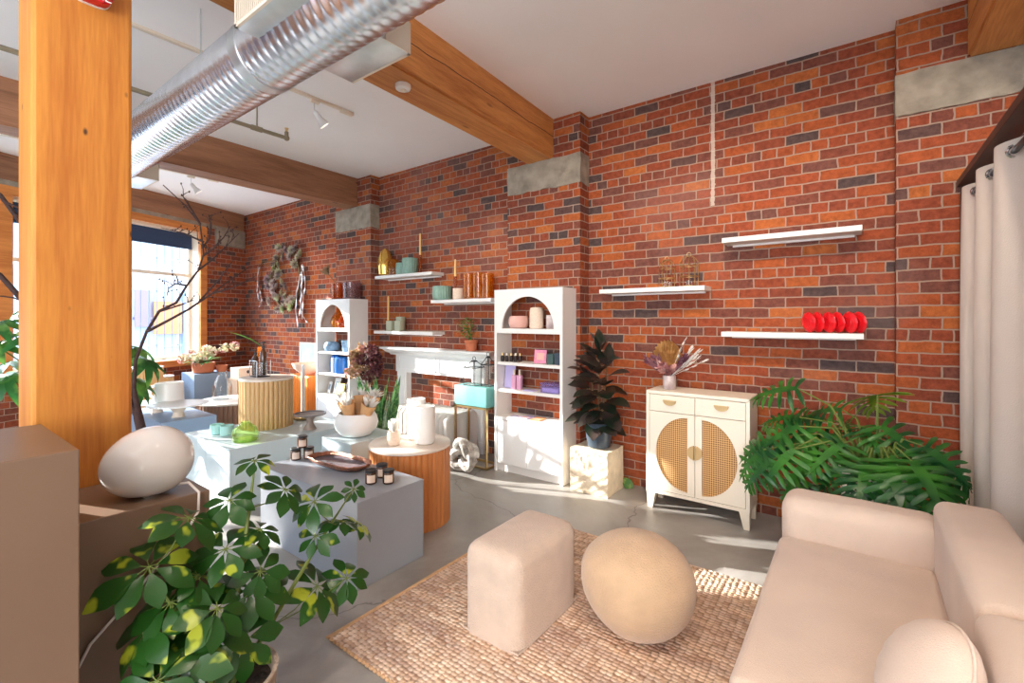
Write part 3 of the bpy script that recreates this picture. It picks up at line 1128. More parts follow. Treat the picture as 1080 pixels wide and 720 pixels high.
def wall_shelf(x0, x1, z, label):
    t = thing('wall_shelf', label, 'shelf', ((x0 + x1) / 2, 3.82, z - 0.038), 'white floating shelves on the brick wall')
    obj('board', MB().box(x0, x1, 3.72, W - 0.001, z - 0.036, z, 0.002), M['white_shelf'], t, False)
    obj('wall_cleat', MB().box(x0 + 0.04, x1 - 0.04, 3.895, W - 0.0005, z - 0.05, z - 0.0365), M['white_shelf'], t, False)


wall_shelf(-0.815, 0.022, 2.053, 'empty white floating shelf, uppermost on the right of the brick wall')
wall_shelf(-0.82, 0.03, 1.357, 'white floating shelf carrying the red plates')
wall_shelf(-1.813, -0.938, 1.708, 'white floating shelf carrying two wire lanterns')
wall_shelf(-4.93, -3.90, 1.995, 'white floating shelf with gold vase, highest above the mantel')
wall_shelf(-3.915, -3.03, 1.668, 'white floating shelf with amber glasses just left of the bookcase')
wall_shelf(-4.95, -3.885, 1.305, 'white floating shelf with sage blocks close above the mantel')

# mantelpiece
t = thing('mantelpiece', 'white panelled fireplace surround fixed to the brick wall', 'mantelpiece', (-3.95, 3.85, 0))
mb = MB()
xa, xb = -4.72, -3.13
prof = [(3.70, 1.105), (3.70, 1.085), (3.73, 1.075), (3.75, 1.05), (3.79, 1.03), (3.80, 1.01), (W, 1.01), (W, 1.105)]
ring = lambda dx, s: [((xa - dx - (3.80 - min(y, 3.80)) if s < 0 else xb + dx + (3.80 - min(y, 3.80))), y, z) for y, z in prof]
mb.loft([ring(0, -1), ring(0, 1)])
obj('mantel_shelf', mb, M['white'], t, False)
mb = MB()
mb.box(-4.66, -3.20, 3.835, W, 0.80, 1.012)
for a, b in ((-4.60, -3.95), (-3.91, -3.26)):
    mb.box(a, b, 3.826, 3.836, 0.985, 0.995)
    mb.box(a, b, 3.826, 3.836, 0.83, 0.84)
    mb.box(a, a + 0.012, 3.826, 3.836, 0.83, 0.995)
    mb.box(b - 0.012, b, 3.826, 3.836, 0.83, 0.995)
obj('frieze', mb, M['white'], t, False)
for a, b in ((-4.64, -4.47), (-3.40, -3.23)):
    mb = MB().box(a, b, 3.84, W, 0.12, 0.80).box(a - 0.01, b + 0.01, 3.83, W, 0, 0.12).box(a + 0.03, b - 0.03, 3.832, 3.842, 0.16, 0.76)
    obj('pilaster', mb, M['white'], t, False)

# cream cabinet with rattan half moons
t = thing('sideboard', 'cream cabinet with half-moon rattan doors and tapered legs', 'cabinet', (-0.953, 3.67, 0))
CX0, CX1, CF, CB = -1.315, -0.592, 3.515, 3.82
ct = 0.905
mb = MB()
mb.box(CX0, CX1, CF, CB, ct - 0.025, ct, 0.003)
mb.box(CX0, CX0 + 0.024, CF, CB, 0.125, ct - 0.025)
mb.box(CX1 - 0.024, CX1, CF, CB, 0.125, ct - 0.025)
mb.box(CX0 + 0.024, CX1 - 0.024, CF, CB, 0.125, 0.15)
mb.box(CX0 + 0.024, CX1 - 0.024, CF + 0.03, CB, 0.15, ct - 0.025)
obj('body', mb, M['cream'], t, False)
cm = -0.953
for a, b, hx in ((CX0 + 0.027, cm - 0.002, -1.135), (cm + 0.002, CX1 - 0.027, -0.772)):
    d = obj('drawer', MB().box(a, b, CF, CF + 0.028, 0.752, ct - 0.029, 0.002), M['cream'], t, False)
    mb = MB()
    pts = [(hx + 0.048 * math.cos(math.pi + math.pi * k / 14), CF - 0.012, 0.838 + 0.036 * math.sin(math.pi + math.pi * k / 14)) for k in range(15)]
    mb.prism(pts, (0, 0.012, 0))
    mb.box(hx - 0.048, hx + 0.048, CF - 0.02, CF, 0.836, 0.842)
    obj('handle', mb, M['tan_metal'], d)
for side, a, b, fx in ((-1, CX0 + 0.027, cm - 0.002, -1.005), (1, cm + 0.002, CX1 - 0.027, -0.904)):
    # door with a half-ellipse opening
    zc, hz, hx = 0.448, 0.275, 0.234
    arc = [(fx + side * hx * math.sin(math.pi * k / 36), CF, zc + hz * math.cos(math.pi * k / 36)) for k in range(37)]
    z0, z1 = 0.153, 0.748
    mb = MB()
    bm = mb.bm
    yo = CF
    outer_x = a if side < 0 else b
    inner_x = b if side < 0 else a
    # inner strip
    mb.box(min(fx, inner_x), max(fx, inner_x), yo, yo + 0.026, z0, z1)
    pts = [(fx, yo, z1), (outer_x, yo, z1), (outer_x, yo, z0), (fx, yo, z0)] + [(p[0], yo, p[2]) for p in reversed(arc)]
    mb.prism(pts, (0, 0.026, 0))
    d = obj('door', mb, M['cream'], t, False)
    mb = MB().prism([(p[0], yo + 0.012, p[2]) for p in arc], (0, 0.006, 0))
    obj('rattan_panel', mb, M['rattan'], d, False)
    hc = cm + side * 0.003
    pts = [(hc + side * 0.05 * math.sin(math.pi * k / 16), yo - 0.012, 0.478 + 0.05 * math.cos(math.pi * k / 16)) for k in range(17)]
    hb = MB().prism(pts, (0, 0.012, 0))
    hb.box(min(hc, hc + side * 0.008), max(hc, hc + side * 0.008), yo - 0.022, yo, 0.428, 0.528)
    obj('handle', hb, M['tan_metal'], d)
for lx in (CX0 + 0.035, CX1 - 0.035):
    for ly in (CF + 0.035, CB - 0.035):
        s1, s0 = 0.033, 0.018
        ox = 0.012 * (1 if lx < cm else -1)
        q = lambda s, z, dx: [(lx + dx - s, ly - s, z), (lx + dx + s, ly - s, z), (lx + dx + s, ly + s, z), (lx + dx - s, ly + s, z)]
        obj('leg', MB().loft([q(s0, 0, -ox), q(s1, 0.125, 0)]), M['cream'], t, False)

# split stone block
mb = MB()
mb.box(-1.966, -1.625, 3.485, 3.80, 0.0, 0.362)
bmesh.ops.subdivide_edges(mb.bm, edges=mb.bm.edges[:], cuts=26, use_grid_fill=True)
for v in mb.bm.verts:
    p = v.co.copy()
    if p.y < 3.487 and 0.01 < p.z < 0.35:
        chev = 0.0
        if p.z < 0.08 + 0.75 * (p.x + 1.966):
            chev = 0.006 * math.sin(90 * (p.z - 0.6 * p.x))
        else:
            chev = 0.014 * noise.noise(Vector((p.x * 55, 3, p.z * 14)))
        v.co.y += chev - 0.004
    v.co += noise.noise_vector(p * 14) * 0.005
    if p.z < 0.001:
        v.co.z = 0.0
single('stone_block', mb, M['stone'], 'rough cream stone cube holding up the rubber plant', 'stone pedestal', ang=60)

# brass stand, teal box
t = thing('plinth_stand', 'slim brass frame stand carrying the teal box beside the bookcase', 'stand', (-3.06, 3.53, 0))
sx0, sx1, sy0, sy1 = -3.265, -2.862, 3.445, 3.64
def bar(mb, p, q, w_=0.009):
    lo = [min(a, b) - w_ for a, b in zip(p, q)]
    hi = [max(a, b) + w_ for a, b in zip(p, q)]
    mb.box(lo[0], hi[0], lo[1], hi[1], lo[2], hi[2])
for zz, nm in ((0.012, 'base_frame'), (0.585, 'top_frame')):
    mb = MB()
    for p, q in (((sx0, sy0), (sx1, sy0)), ((sx0, sy1), (sx1, sy1)), ((sx0, sy0), (sx0, sy1)), ((sx1, sy0), (sx1, sy1))):
        bar(mb, (p[0], p[1], zz), (q[0], q[1], zz))
    obj(nm, mb, M['brass'], t, False)
for px_ in (sx0, sx1):
    for py_ in (sy0, sy1):
        mb = MB()
        bar(mb, (px_, py_, 0.03), (px_, py_, 0.567))
        obj('leg', mb, M['brass'], t, False)
single('display_box', MB().box(-3.275, -2.852, 3.435, 3.65, 0.5955, 0.79, 0.008, 3), M['teal'], 'teal velvet box on top of the brass stand', 'box')


def house_lantern(name, cx, cy, z, w_, h, label, m, group):
    t = thing(name, label, 'lantern', (cx, cy, z), group)
    mb = MB()
    s = w_ / 2
    r = 0.004
    base = [(cx - s, cy - s), (cx + s, cy - s), (cx + s, cy + s), (cx - s, cy + s)]
    for zz in (z + r, z + h * 0.68):
        mb.tube([(x, y, zz) for x, y in base], r, 5, closed=True)
    for x, y in base:
        mb.tube([(x, y, z), (x, y, z + h * 0.68)], r, 5)
        mb.tube([(x, y, z + h * 0.68), (cx + (x - cx) * 0.25, cy + (y - cy) * 0.25, z + h * 0.9)], r, 5)
    mb.tube([(cx + (x - cx) * 0.25, cy + (y - cy) * 0.25, z + h * 0.9) for x, y in base], r, 5, closed=True)
    obj('wire_frame', mb, m, t)
    mb = MB()
    mb.box(cx - s * 0.3, cx + s * 0.3, cy - s * 0.3, cy + s * 0.3, z + h * 0.9, z + h * 0.94)
    mb.tube([(cx + 0.02 * math.cos(a), cy, z + h * 0.94 + 0.02 + 0.02 * math.sin(a)) for a in [k * math.pi / 6 for k in range(12)]], 0.003, 5, closed=True)
    obj('cap_ring', mb, m, t)
    obj('glass_panes', MB().box(cx - s + 0.005, cx + s - 0.005, cy - s + 0.005, cy + s - 0.005, z + 0.008, z + h * 0.67), M['clear'], t, False)


house_lantern('lantern', -3.10, 3.54, 0.791, 0.15, 0.26, 'black framed glass lantern standing left on the teal box', M['black'], 'glass lanterns on the teal box')
house_lantern('lantern', -2.935, 3.56, 0.791, 0.10, 0.31, 'narrow black framed glass lantern standing right on the teal box', M['black'], 'glass lanterns on the teal box')

# channelled ottoman and rope ball by the hearth
t = thing('ottoman', 'white ribbed ottoman in front of the fireplace', 'ottoman', (-3.7, 3.5, 0))
mb = MB()
rings = []
n = 15
xs0, xs1 = -4.28, -3.285
K = n * 8
for i in range(K + 1):
    f = i / K
    x = xs0 + (xs1 - xs0) * f
    rib = abs(math.sin(math.pi * f * n)) ** 0.5 * 0.016
    edge = min(1.0, (f * (xs1 - xs0)) / 0.10)
    rise = math.sqrt(max(0.0, 1 - (1 - edge) ** 2))
    hgt = 0.20 + 0.27 * rise + rib
    y0, y1 = 3.36 - rib, 3.80
    rings.append([(x, y0, 0.03), (x, y1, 0.03), (x, y1, hgt - 0.04), (x, y1 - 0.04, hgt), (x, y0 + 0.05, hgt), (x, y0, hgt - 0.05)])
mb.loft(rings)
obj('upholstery', mb, M['boucle_white'], t, True, 50)
for a in (-4.15, -3.34):
    for b in (3.42, 3.72):
        obj('foot', MB().cyl((a, b, 0), 0.02, 0.035), M['black'], t)

mb = MB()
for off, rr_ in ((0, 0.036), (1.0, 0.034), (2.1, 0.034)):
    pts = []
    for k in range(90):
        a = 2 * math.pi * k / 90
        r = 0.095 + 0.045 * math.cos(3 * a + off * 2)
        pts.append((-2.99 + r * math.cos(2 * a + off), 3.27 + 0.045 * math.sin(3 * a + off), 0.168 + (r * math.sin(2 * a + off)) * 0.98))
    mb.tube(pts, rr_, 8, closed=True)
single('rope_knot', mb, M['knit'], 'knotted white rope ball on the floor by the brass stand', 'decorative knot')

# ================================================================== lounge
mb = MB().box(-1.915, 0.12, 1.205, 2.825, 0.0, 0.013, 0.004)
rg = thing('rug', 'tan woven jute rug under the pouf and the ball seat', 'rug', (-0.9, 2.0, 0))
obj('weave', mb, M['rug'], rg)
mb = MB()
mb.box(-1.935, -1.912, 1.20, 2.83, 0.0, 0.0155, 0.004)
obj('edge_binding', mb, M['rug_edge'], rg)
mb = MB()
k = -1.93
while k < 0.12:
    mb.ell((k, 1.203, 0.008), 0.013, 0.009, 0.008, seg=8, rings=5)
    k += 0.026
obj('edge_stitching', mb, M['rug_edge'], rg)


def soft_box(x0, x1, y0, y1, z0, z1, r, crown=0.0, seg=5, noise_amp=0.003, flat_bottom=False, er=None):
    mb = MB()
    mb.box(x0, x1, y0, y1, z0, z1)
    bm = mb.bm
    es = bm.edges[:]
    if flat_bottom:
        es = [e for e in es if not all(v.co.z < z0 + 1e-5 for v in e.verts)]
        vert = [e for e in es if abs(e.verts[0].co.z - e.verts[1].co.z) > 0.01]
        top = [e for e in es if e not in vert]
        bmesh.ops.bevel(bm, geom=es, offset=r, segments=seg, profile=0.5, affect='EDGES')
    else:
        bmesh.ops.bevel(bm, geom=es, offset=r, segments=seg, profile=0.5, affect='EDGES')
    bmesh.ops.triangulate(bm, faces=[f for f in bm.faces if len(f.verts) > 4])
    bmesh.ops.subdivide_edges(bm, edges=[e for e in bm.edges if e.calc_length() > 0.08], cuts=6, use_grid_fill=True)
    cx, cy = (x0 + x1) / 2, (y0 + y1) / 2
    for v in bm.verts:
        u_ = (v.co.x - cx) / ((x1 - x0) / 2)
        w_ = (v.co.y - cy) / ((y1 - y0) / 2)
        if crown and v.co.z > (z0 + z1) / 2:
            v.co.z += crown * max(0, 1 - u_ * u_) * max(0, 1 - w_ * w_)
        if noise_amp:
            d = noise.noise_vector(v.co * 5) * noise_amp
            if flat_bottom and v.co.z < z0 + 0.004:
                d.z = 0
            v.co += d
    return mb


t = thing('pouf', 'boxy oatmeal boucle pouf with rounded top edges on the rug', 'pouf', (-1.32, 1.87, 0.013))
obj('cover', soft_box(-1.478, -1.158, 1.603, 2.135, 0.014, 0.42, 0.062, 0.008, 5, 0.004, True), M['pouf'], t, True, 60)
mb = MB()
mb.tube([(-1.474, 1.607, 0.022), (-1.162, 1.607, 0.022), (-1.162, 2.131, 0.022), (-1.474, 2.131, 0.022)], 0.005, 6, closed=True)
obj('bottom_seam', mb, M['pouf'], t)

mb = MB()
mb.ell((0, 0, 0), 1, 1, 1, seg=48, rings=32)
bl = mb.bm
for v in bl.verts:
    p = v.co.copy()
    k = 1 + 0.05 * noise.noise(p * 1.1 + Vector((3, 1, 2)))
    z = p.z
    zz = math.copysign(abs(z) ** 0.92, z)
    v.co = Vector((p.x * 0.256 * k * (1 + 0.05 * z), p.y * 0.256 * k, zz * 0.222 * k))
    v.co.z = max(v.co.z, -0.212)
    v.co += Vector((-0.825, 2.10, 0.2255))
single('ball_pouf', mb, M['ball'], 'round pebble-shaped sand boucle seat on the rug', 'pouf', ang=80)

# sofa
t = thing('sofa', 'blush linen sofa in the right foreground', 'sofa', (0.1, 1.6, 0))
obj('base', soft_box(-0.268, 0.455, 0.42, 2.74, 0.06, 0.27, 0.02, noise_amp=0.002), M['sofa'], t, True, 60)
obj('seat_cushion', soft_box(-0.300, 0.262, 1.425, 2.545, 0.265, 0.436, 0.035, 0.012), M['sofa'], t, True, 60)
obj('seat_cushion', soft_box(-0.305, 0.262, 0.60, 1.415, 0.265, 0.436, 0.035, 0.012), M['sofa'], t, True, 60)
obj('arm', soft_box(-0.298, 0.30, 2.535, 2.77, 0.10, 0.612, 0.075, 0.0, 6), M['sofa'], t, True, 60)
obj('arm', soft_box(-0.298, 0.30, 0.38, 0.595, 0.10, 0.612, 0.075, 0.0, 6), M['sofa'], t, True, 60)
obj('back_cushion', soft_box(0.248, 0.462, 1.70, 2.62, 0.33, 0.705, 0.045, 0.012, 5), M['sofa'], t, True, 60)
obj('back_cushion', soft_box(0.236, 0.462, 0.60, 1.688, 0.33, 0.715, 0.045, 0.012, 5), M['sofa'], t, True, 60)
for a, b, z_ in ((-0.22, 0.5, 0.0), (-0.22, 2.66, 0.0135), (0.4, 0.5, 0.0), (0.4, 2.66, 0.0)):
    obj('foot', MB().cyl((a, b, z_), 0.022, 0.068 - z_, 0.028), M['darkwood'], t)

t = thing('throw_pillow', 'round blush pillow leaning on the sofa back', 'pillow', (0.15, 1.45, 0.44))
pr_ = Euler((0, R(-62), R(12))).to_matrix()
mb = MB()
mb.ell((0, 0, 0), 0.145, 0.145, 0.075, seg=40, rings=20)
for v in mb.bm.verts:
    a = math.atan2(v.co.y, v.co.x)
    rr2 = math.hypot(v.co.x, v.co.y) / 0.145
    v.co.z *= 1 + 0.05 * math.sin(26 * a) * rr2 * rr2
mb.xf(Matrix.Translation((0.130, 1.475, 0.592)) @ pr_.to_4x4())
obj('cover', mb, M['sofa'], t, True, 70)
mb = MB()
mb.tube([Matrix.Translation((0.130, 1.475, 0.592)) @ pr_.to_4x4() @ Vector((0.147 * math.cos(a), 0.147 * math.sin(a), 0)) for a in [2 * math.pi * k / 48 for k in range(48)]], 0.004, 6, closed=True)
obj('piping', mb, M['sofa'], t)

# curtains and their frame
XC = 0.52
t = thing('drapery_rail', 'dark wooden rail and post the linen curtains hang from', 'curtain rail', (XC, 2.2, 0))
obj('top_rail', MB().box(XC - 0.05, XC + 0.04, 0.3, 3.798, 2.232, 2.272, 0.003), M['darkwood'], t, False)
obj('post', MB().box(XC - 0.035, XC + 0.04, 3.772, 3.798, 0, 2.2245), M['darkwood'], t, False)
obj('curtain_rod', MB().tube([(XC, 0.3, 2.145), (XC, 3.772, 2.145)], 0.012, 10), M['black'], t)


def curtain(label, y0, y1, nw, ph):
    t = thing('curtain', label, 'curtain', (XC, (y0 + y1) / 2, 0.02), 'linen grommet curtains')
    mb = MB()
    K = nw * 16
    rows = []
    zs = [0.02, 0.4, 0.9, 1.4, 1.8, 2.08, 2.195]
    th = 0.003
    ring_pts = []
    for i in range(K + 1):
        f = i / K
        y = y0 + (y1 - y0) * f
        s = math.sin(2 * math.pi * nw * f + ph)
        a = 0.042 * math.copysign(abs(s) ** 0.75, s)
        ring_pts.append((a, y))
    left = [(a - th, y) for a, y in ring_pts]
    right = [(a + th, y) for a, y in reversed(ring_pts)]
    loop = left + right
    rings = []
    for z in zs:
        k = 1.0 + 0.25 * math.sin(z * 1.4)
        rings.append([(XC + a * k + 0.004 * noise.noise(Vector((y * 4, z, 1))), y + 0.012 * noise.noise(Vector((y * 3, z * 1.2, 5))) * (2.2 - z), z) for a, y in loop])
    mb.loft(rings)
    obj('cloth', mb, M['curtain'], t, True, 60)
    for j in range(nw * 2):
        f = (j * math.pi - ph) / (2 * math.pi * nw)
        f = f % 1.0
        y = y0 + (y1 - y0) * f
        sgn = math.cos(2 * math.pi * nw * f + ph)
        m_ = Matrix.Translation((XC, y, 2.145)) @ Matrix.Rotation(R(78) * (1 if sgn > 0 else -1), 4, 'Z') @ Matrix.Rotation(R(90), 4, 'Y')
        mb = MB().tube([m_ @ Vector((0.024 * math.cos(a), 0.024 * math.sin(a), 0)) for a in [2 * math.pi * k / 20 for k in range(20)]], 0.006, 6, closed=True)
        obj('grommet', mb, M['chrome'], t)


curtain('linen curtain panel hanging next to the brick wall', 2.62, 3.762, 3, 0.4)
curtain('linen curtain panel behind the sofa at the photo edge', 1.2, 2.56, 3, 2.2)

# ================================================================== display plinths and tables
def plinth(x0, x1, y0, y1, z1, m, label):
    return single('display_plinth', MB().box(x0, x1, y0, y1, 0, z1, 0.003), m, label, 'display plinth', 'painted display plinths', smooth=False)


plinth(-2.07, -1.585, -0.45, 0.297, 1.12, M['taupe'], 'tall warm-lit taupe plinth cut off by the left photo edge')
plinth(-2.19, -1.81, 0.315, 0.677, 0.858, M['taupe'], 'warm-lit taupe plinth under the egg-shaped lamp')
plinth(-3.21, -2.14, 1.503, 1.975, 0.471, M['grey'], 'low grey plinth carrying the resin tray and candle jars')
plinth(-4.218, -3.785, 1.548, 2.62, 0.47, M['paleblue'], 'pale low plinth carrying the green glass jar')
plinth(-4.66, -4.222, 1.548, 2.62, 0.47, M['paleblue'], 'pale low plinth under the tall tan fluted drum')
plinth(-6.35, -5.283, 1.563, 2.038, 0.47, M['slate'], 'slate blue low plinth carrying the white cake stands')
plinth(-3.60, -3.19, 2.182, 2.66, 0.47, M['paleblue'], 'low plinth under the big white bowl')
plinth(-8.01, -7.54, 2.62, 3.09, 0.665, M['slate'], 'slate blue plinth under the flower trough by the window')
plinth(-7.30, -6.98, 2.95, 3.42, 0.60, M['tan_box'], 'tan plinth under the small card box in the far corner')


def fluted(name, label, cx, cy, R0, ht, n, mside, z0=0.0, amp=0.011, topz=0.022, phase=0.0):
    t = thing(name, label, 'drum table', (cx, cy, z0), 'fluted drum tables')
    ring = []
    q = 7
    for i in range(n):
        for k in range(q):
            f = k / q * 2 - 1
            r = R0 - amp + amp * math.sqrt(max(0, 1 - f * f))
            a = 2 * math.pi * (i + k / q) / n + phase
            ring.append((r * math.cos(a), r * math.sin(a)))
    mb = MB().loft([[(cx + x, cy + y, z0) for x, y in ring], [(cx + x, cy + y, z0 + ht - topz) for x, y in ring]])
    obj('fluted_side', mb, mside, t, True, 50)
    mb = MB().lathe([(R0 - 0.002, ht - topz + 0.0004), (R0 + 0.002, ht - topz + 0.004), (R0 + 0.002, ht - 0.003), (R0 - 0.002, ht)], (cx, cy, z0), 56)
    obj('table_top', mb, M['top'], t)
    return t


fluted('drum_table', 'copper fluted drum table carrying the white vases', -2.626, 2.292, 0.29, 0.554, 44, M['copper_flute'])
fluted('drum_table', 'tall tan fluted drum table standing on the pale plinth', -4.39, 2.11, 0.226, 0.447, 36, M['tan_flute'], 0.4705, 0.012)
fluted('drum_table', 'low brown fluted drum table under the glass bottle', -6.46, 2.675, 0.40, 0.42, 48, M['brown_flute'])
fluted('drum_table', 'pale fluted drum table, taller of the two by the window', -7.62, 2.05, 0.225, 0.816, 34, M['pale_flute'])
fluted('drum_table', 'pale fluted drum table, shorter of the two by the window', -7.93, 2.36, 0.135, 0.65, 24, M['pale_flute'])

# egg lamp
t = thing('egg_lamp', 'glossy white egg-shaped table lamp on the taupe plinth', 'lamp', (-1.985, 0.50, 0.859))
EC = Vector((-1.93, 0.535, 0.966))
view = (EC - Vector((0, 0, 1.45)))
view.z = 0
view.normalize()
rgt = Vector((-view.y, view.x, 0)) * -1.0
ax = (rgt * math.cos(R(14)) + Vector((0, 0, 1)) * math.sin(R(14))).normalized()
up2 = (Vector((0, 0, 1)) - ax * ax.z).normalized()
fw2 = ax.cross(up2)
mrot = Matrix((ax, fw2, up2)).transposed().to_4x4()
mb = MB().ell((0, 0, 0), 1, 1, 1, seg=48, rings=32)
for v in mb.bm.verts:
    x, y, z = v.co
    k = 1.0 + 0.07 * x
    v.co = Vector((0.131 * x, 0.112 * y * k, 0.116 * z * k))
mb.xf(Matrix.Translation(EC) @ mrot)
for v in mb.bm.verts:
    v.co.z = max(v.co.z, 0.866)
obj('glass_shade', mb, M['lamp_glass'], t, True, 80)
obj('base_ring', MB().cyl((EC.x - 0.01, EC.y + 0.0, 0.859), 0.05, 0.010), M['chrome'], t)
cp = [EC + rgt * 0.075 + Vector((0, 0, -0.092)), Vector((-1.845, 0.625, 0.890)), Vector((-1.800, 0.640, 0.862)), Vector((-1.792, 0.635, 0.80)),
      Vector((-1.798, 0.60, 0.74)), Vector((-1.80, 0.53, 0.67)), Vector((-1.80, 0.45, 0.585)), Vector((-1.80, 0.36, 0.50)), Vector((-1.80, 0.31, 0.40))]
obj('power_cord', MB().tube(cp, 0.0042, 7), M['cord'], t)


# ------------------------------------------------------------------ small wares
def jar(label, x, y, z, lid=True):
    t = thing('candle_jar', label, 'candle jar', (x, y, z), 'amber candle jars on the grey plinth')
    obj('glass_body', MB().lathe([(0.030, 0), (0.034, 0.004), (0.034, 0.062), (0.030, 0.068)], (x, y, z), 28), M['jar_brown'], t)
    obj('lid', MB().lathe([(0.0335, 0.0685), (0.035, 0.070), (0.035, 0.080), (0.033, 0.082)], (x, y, z), 28), M['black'], t)
    d = math.atan2(-y, -x)
    pts = []
    mb = MB()
    rows = []
    for k in range(11):
        a = d - 0.75 + 1.5 * k / 10
        rows.append((x + 0.0346 * math.cos(a), y + 0.0346 * math.sin(a)))
    ring0 = [mb.bm.verts.new((a, b, z + 0.012)) for a, b in rows]
    ring1 = [mb.bm.verts.new((a, b, z + 0.056)) for a, b in rows]
    for k in range(10):
        mb.bm.faces.new((ring0[k], ring0[k + 1], ring1[k + 1], ring1[k]))
    obj('label_sticker', mb, M['label'], t)


jar('candle jar nearest the corner, left in the trio right of the tray', -2.335, 1.735, 0.4715)
jar('candle jar on the right in the trio beside the tray', -2.255, 1.80, 0.4715)
jar('candle jar at the back of the trio beside the tray', -2.375, 1.845, 0.4715)
jar('candle jar, lower left of the stacked three behind the tray', -3.15, 1.715, 0.4715)
jar('candle jar, lower right of the stacked three behind the tray', -3.105, 1.785, 0.4715)
jar('candle jar balanced on top of the stack behind the tray', -3.128, 1.750, 0.554)

t = thing('resin_tray', 'smoky resin tray with a rough copper rim on the grey plinth', 'tray', (-2.80, 1.825, 0.4715))
def tray_ring(s, z, jag=1.0):
    out = []
    for k in range(64):
        a = 2 * math.pi * k / 64
        sq = (abs(math.cos(a)) ** 3.2 + abs(math.sin(a)) ** 3.2) ** (-1 / 3.2)
        r = sq * (1 + jag * 0.05 * noise.noise(Vector((math.cos(a) * 3, math.sin(a) * 3, 7))))
        r *= (0.90 + 0.10 * math.cos(2 * a - 0.6))
        out.append((-2.80 + 0.262 * s * r * math.cos(a), 1.825 + 0.128 * s * r * math.sin(a), 0.4715 + z + jag * 0.004 * noise.noise(Vector((a * 5, s, 2)))))
    return out
obj('tray_floor', MB().loft([tray_ring(0.80, 0.001, 0), tray_ring(0.93, 0.018, 0.3), tray_ring(0.85, 0.016, 0.3), tray_ring(0.76, 0.009, 0)]), M['tray_in'], t)
obj('rough_rim', MB().loft([tray_ring(0.93, 0.014, 0.5), tray_ring(1.03, 0.036, 2), tray_ring(1.0, 0.042, 2), tray_ring(0.86, 0.024, 0.6)], closed=True), M['tray_rim'], t)

# on the copper drum table
ZT = 0.5545
single('vase', MB().lathe([(0.055, 0), (0.068, 0.010), (0.071, 0.05), (0.071, 0.262), (0.066, 0.268), (0.062, 0.262), (0.062, 0.05)], (-2.515, 2.335, ZT), 40), M['matte_ceramic'],
       'white cylinder vase, the front one on the copper drum table', 'vase', 'white cylinder vases')
single('vase', MB().lathe([(0.055, 0), (0.066, 0.010), (0.069, 0.05), (0.069, 0.295), (0.064, 0.30), (0.060, 0.295), (0.060, 0.05)], (-2.665, 2.385, ZT), 40), M['ceramic'],
       'white cylinder vase standing behind another on the copper drum table', 'vase', 'white cylinder vases')
t = thing('bud_vase', 'small pale vase with fluffy white blooms on the copper drum table', 'vase', (-2.66, 2.17, ZT))
obj('vase_body', MB().lathe([(0.034, 0), (0.044, 0.008), (0.046, 0.05), (0.041, 0.10), (0.036, 0.10), (0.040, 0.05)], (-2.66, 2.17, ZT), 28), M['cream_ceramic'], t)
mb = MB()
rs = random.Random(3)
for k in range(26):
    a = rs.uniform(0, 6.28)
    e = rs.uniform(0.0, 0.55)
    d = Vector((math.cos(a) * math.sin(e), math.sin(a) * math.sin(e), math.cos(e)))
    mb.leaf((-2.66, 2.17, ZT + 0.085), d, Vector((math.cos(a + 1), math.sin(a + 1), 0.3)), rs.uniform(0.07, 0.11), 0.03, (0.2, 0.5, 1, 0.9, 0.2), 0.3, 0.3)
obj('blooms', mb, M['white_plume'], t)

# big bowl with paper bouquets
t = thing('bowl', 'big round white bowl holding paper-wrapped white blooms', 'bowl', (-3.40, 2.38, 0.471))
obj('bowl_body', MB().lathe([(0.085, 0), (0.12, 0.012), (0.165, 0.06), (0.178, 0.11), (0.165, 0.165), (0.145, 0.195), (0.138, 0.195), (0.155, 0.16), (0.168, 0.11), (0.15, 0.05), (0.08, 0.02)], (-3.40, 2.38, 0.471), 48), M['ceramic'], t)
for i, (dx, dy, ln, tlt, az) in enumerate(((-0.09, -0.02, 0.20, 0.32, 3.4), (0.02, -0.09, 0.21, 0.26, -1.2), (0.09, 0.0, 0.20, 0.42, 0.2), (0.04, 0.09, 0.23, 0.30, 1.2), (-0.07, 0.08, 0.22, 0.28, 2.2))):
    tt = thing('wrapped_bouquet', ('paper cone of white blooms leaning left in the white bowl', 'paper cone of white blooms at the front of the white bowl',
               'paper cone of white blooms leaning out right over the bowl rim', 'paper cone of white blooms at the back right of the bowl',
               'paper cone of white blooms at the back of the bowl')[i], 'bouquet', (-3.40 + dx, 2.38 + dy, 0.52), 'paper-wrapped bouquets in the white bowl')
    d = Vector((math.sin(tlt) * math.cos(az), math.sin(tlt) * math.sin(az), math.cos(tlt)))
    b0 = Vector((-3.40 + dx * 0.6, 2.38 + dy * 0.6, 0.53))
    q = d.to_track_quat('Z', 'Y').to_matrix().to_4x4()
    ln *= 1.18
    prof = [(0.008, 0), (0.034, 0.09), (0.064, ln), (0.061, ln), (0.032, 0.09)]
    mb = MB().lathe(prof, (0, 0, 0), 20, cap1=False).xf(Matrix.Translation(b0) @ q)
    for v in mb.bm.verts:
        v.co += noise.noise_vector(v.co * 30) * 0.006
    obj('paper_cone', mb, M['kraft'], tt, True, 60)
    mb = MB()
    for k in range(40):
        a = rs.uniform(0, 6.28)
        e = rs.uniform(0.05, 0.7)
        dd = (q @ Vector((math.cos(a) * math.sin(e), math.sin(a) * math.sin(e), math.cos(e))))
        mb.leaf(b0 + d * (ln - 0.05), dd, Vector((math.cos(a), math.sin(a), 0.5)), rs.uniform(0.09, 0.15), 0.020, (0.4, 1, 1, 0.8, 0.1), 0.4, 0.2)
    obj('blooms', mb, M['white_plume'], tt)

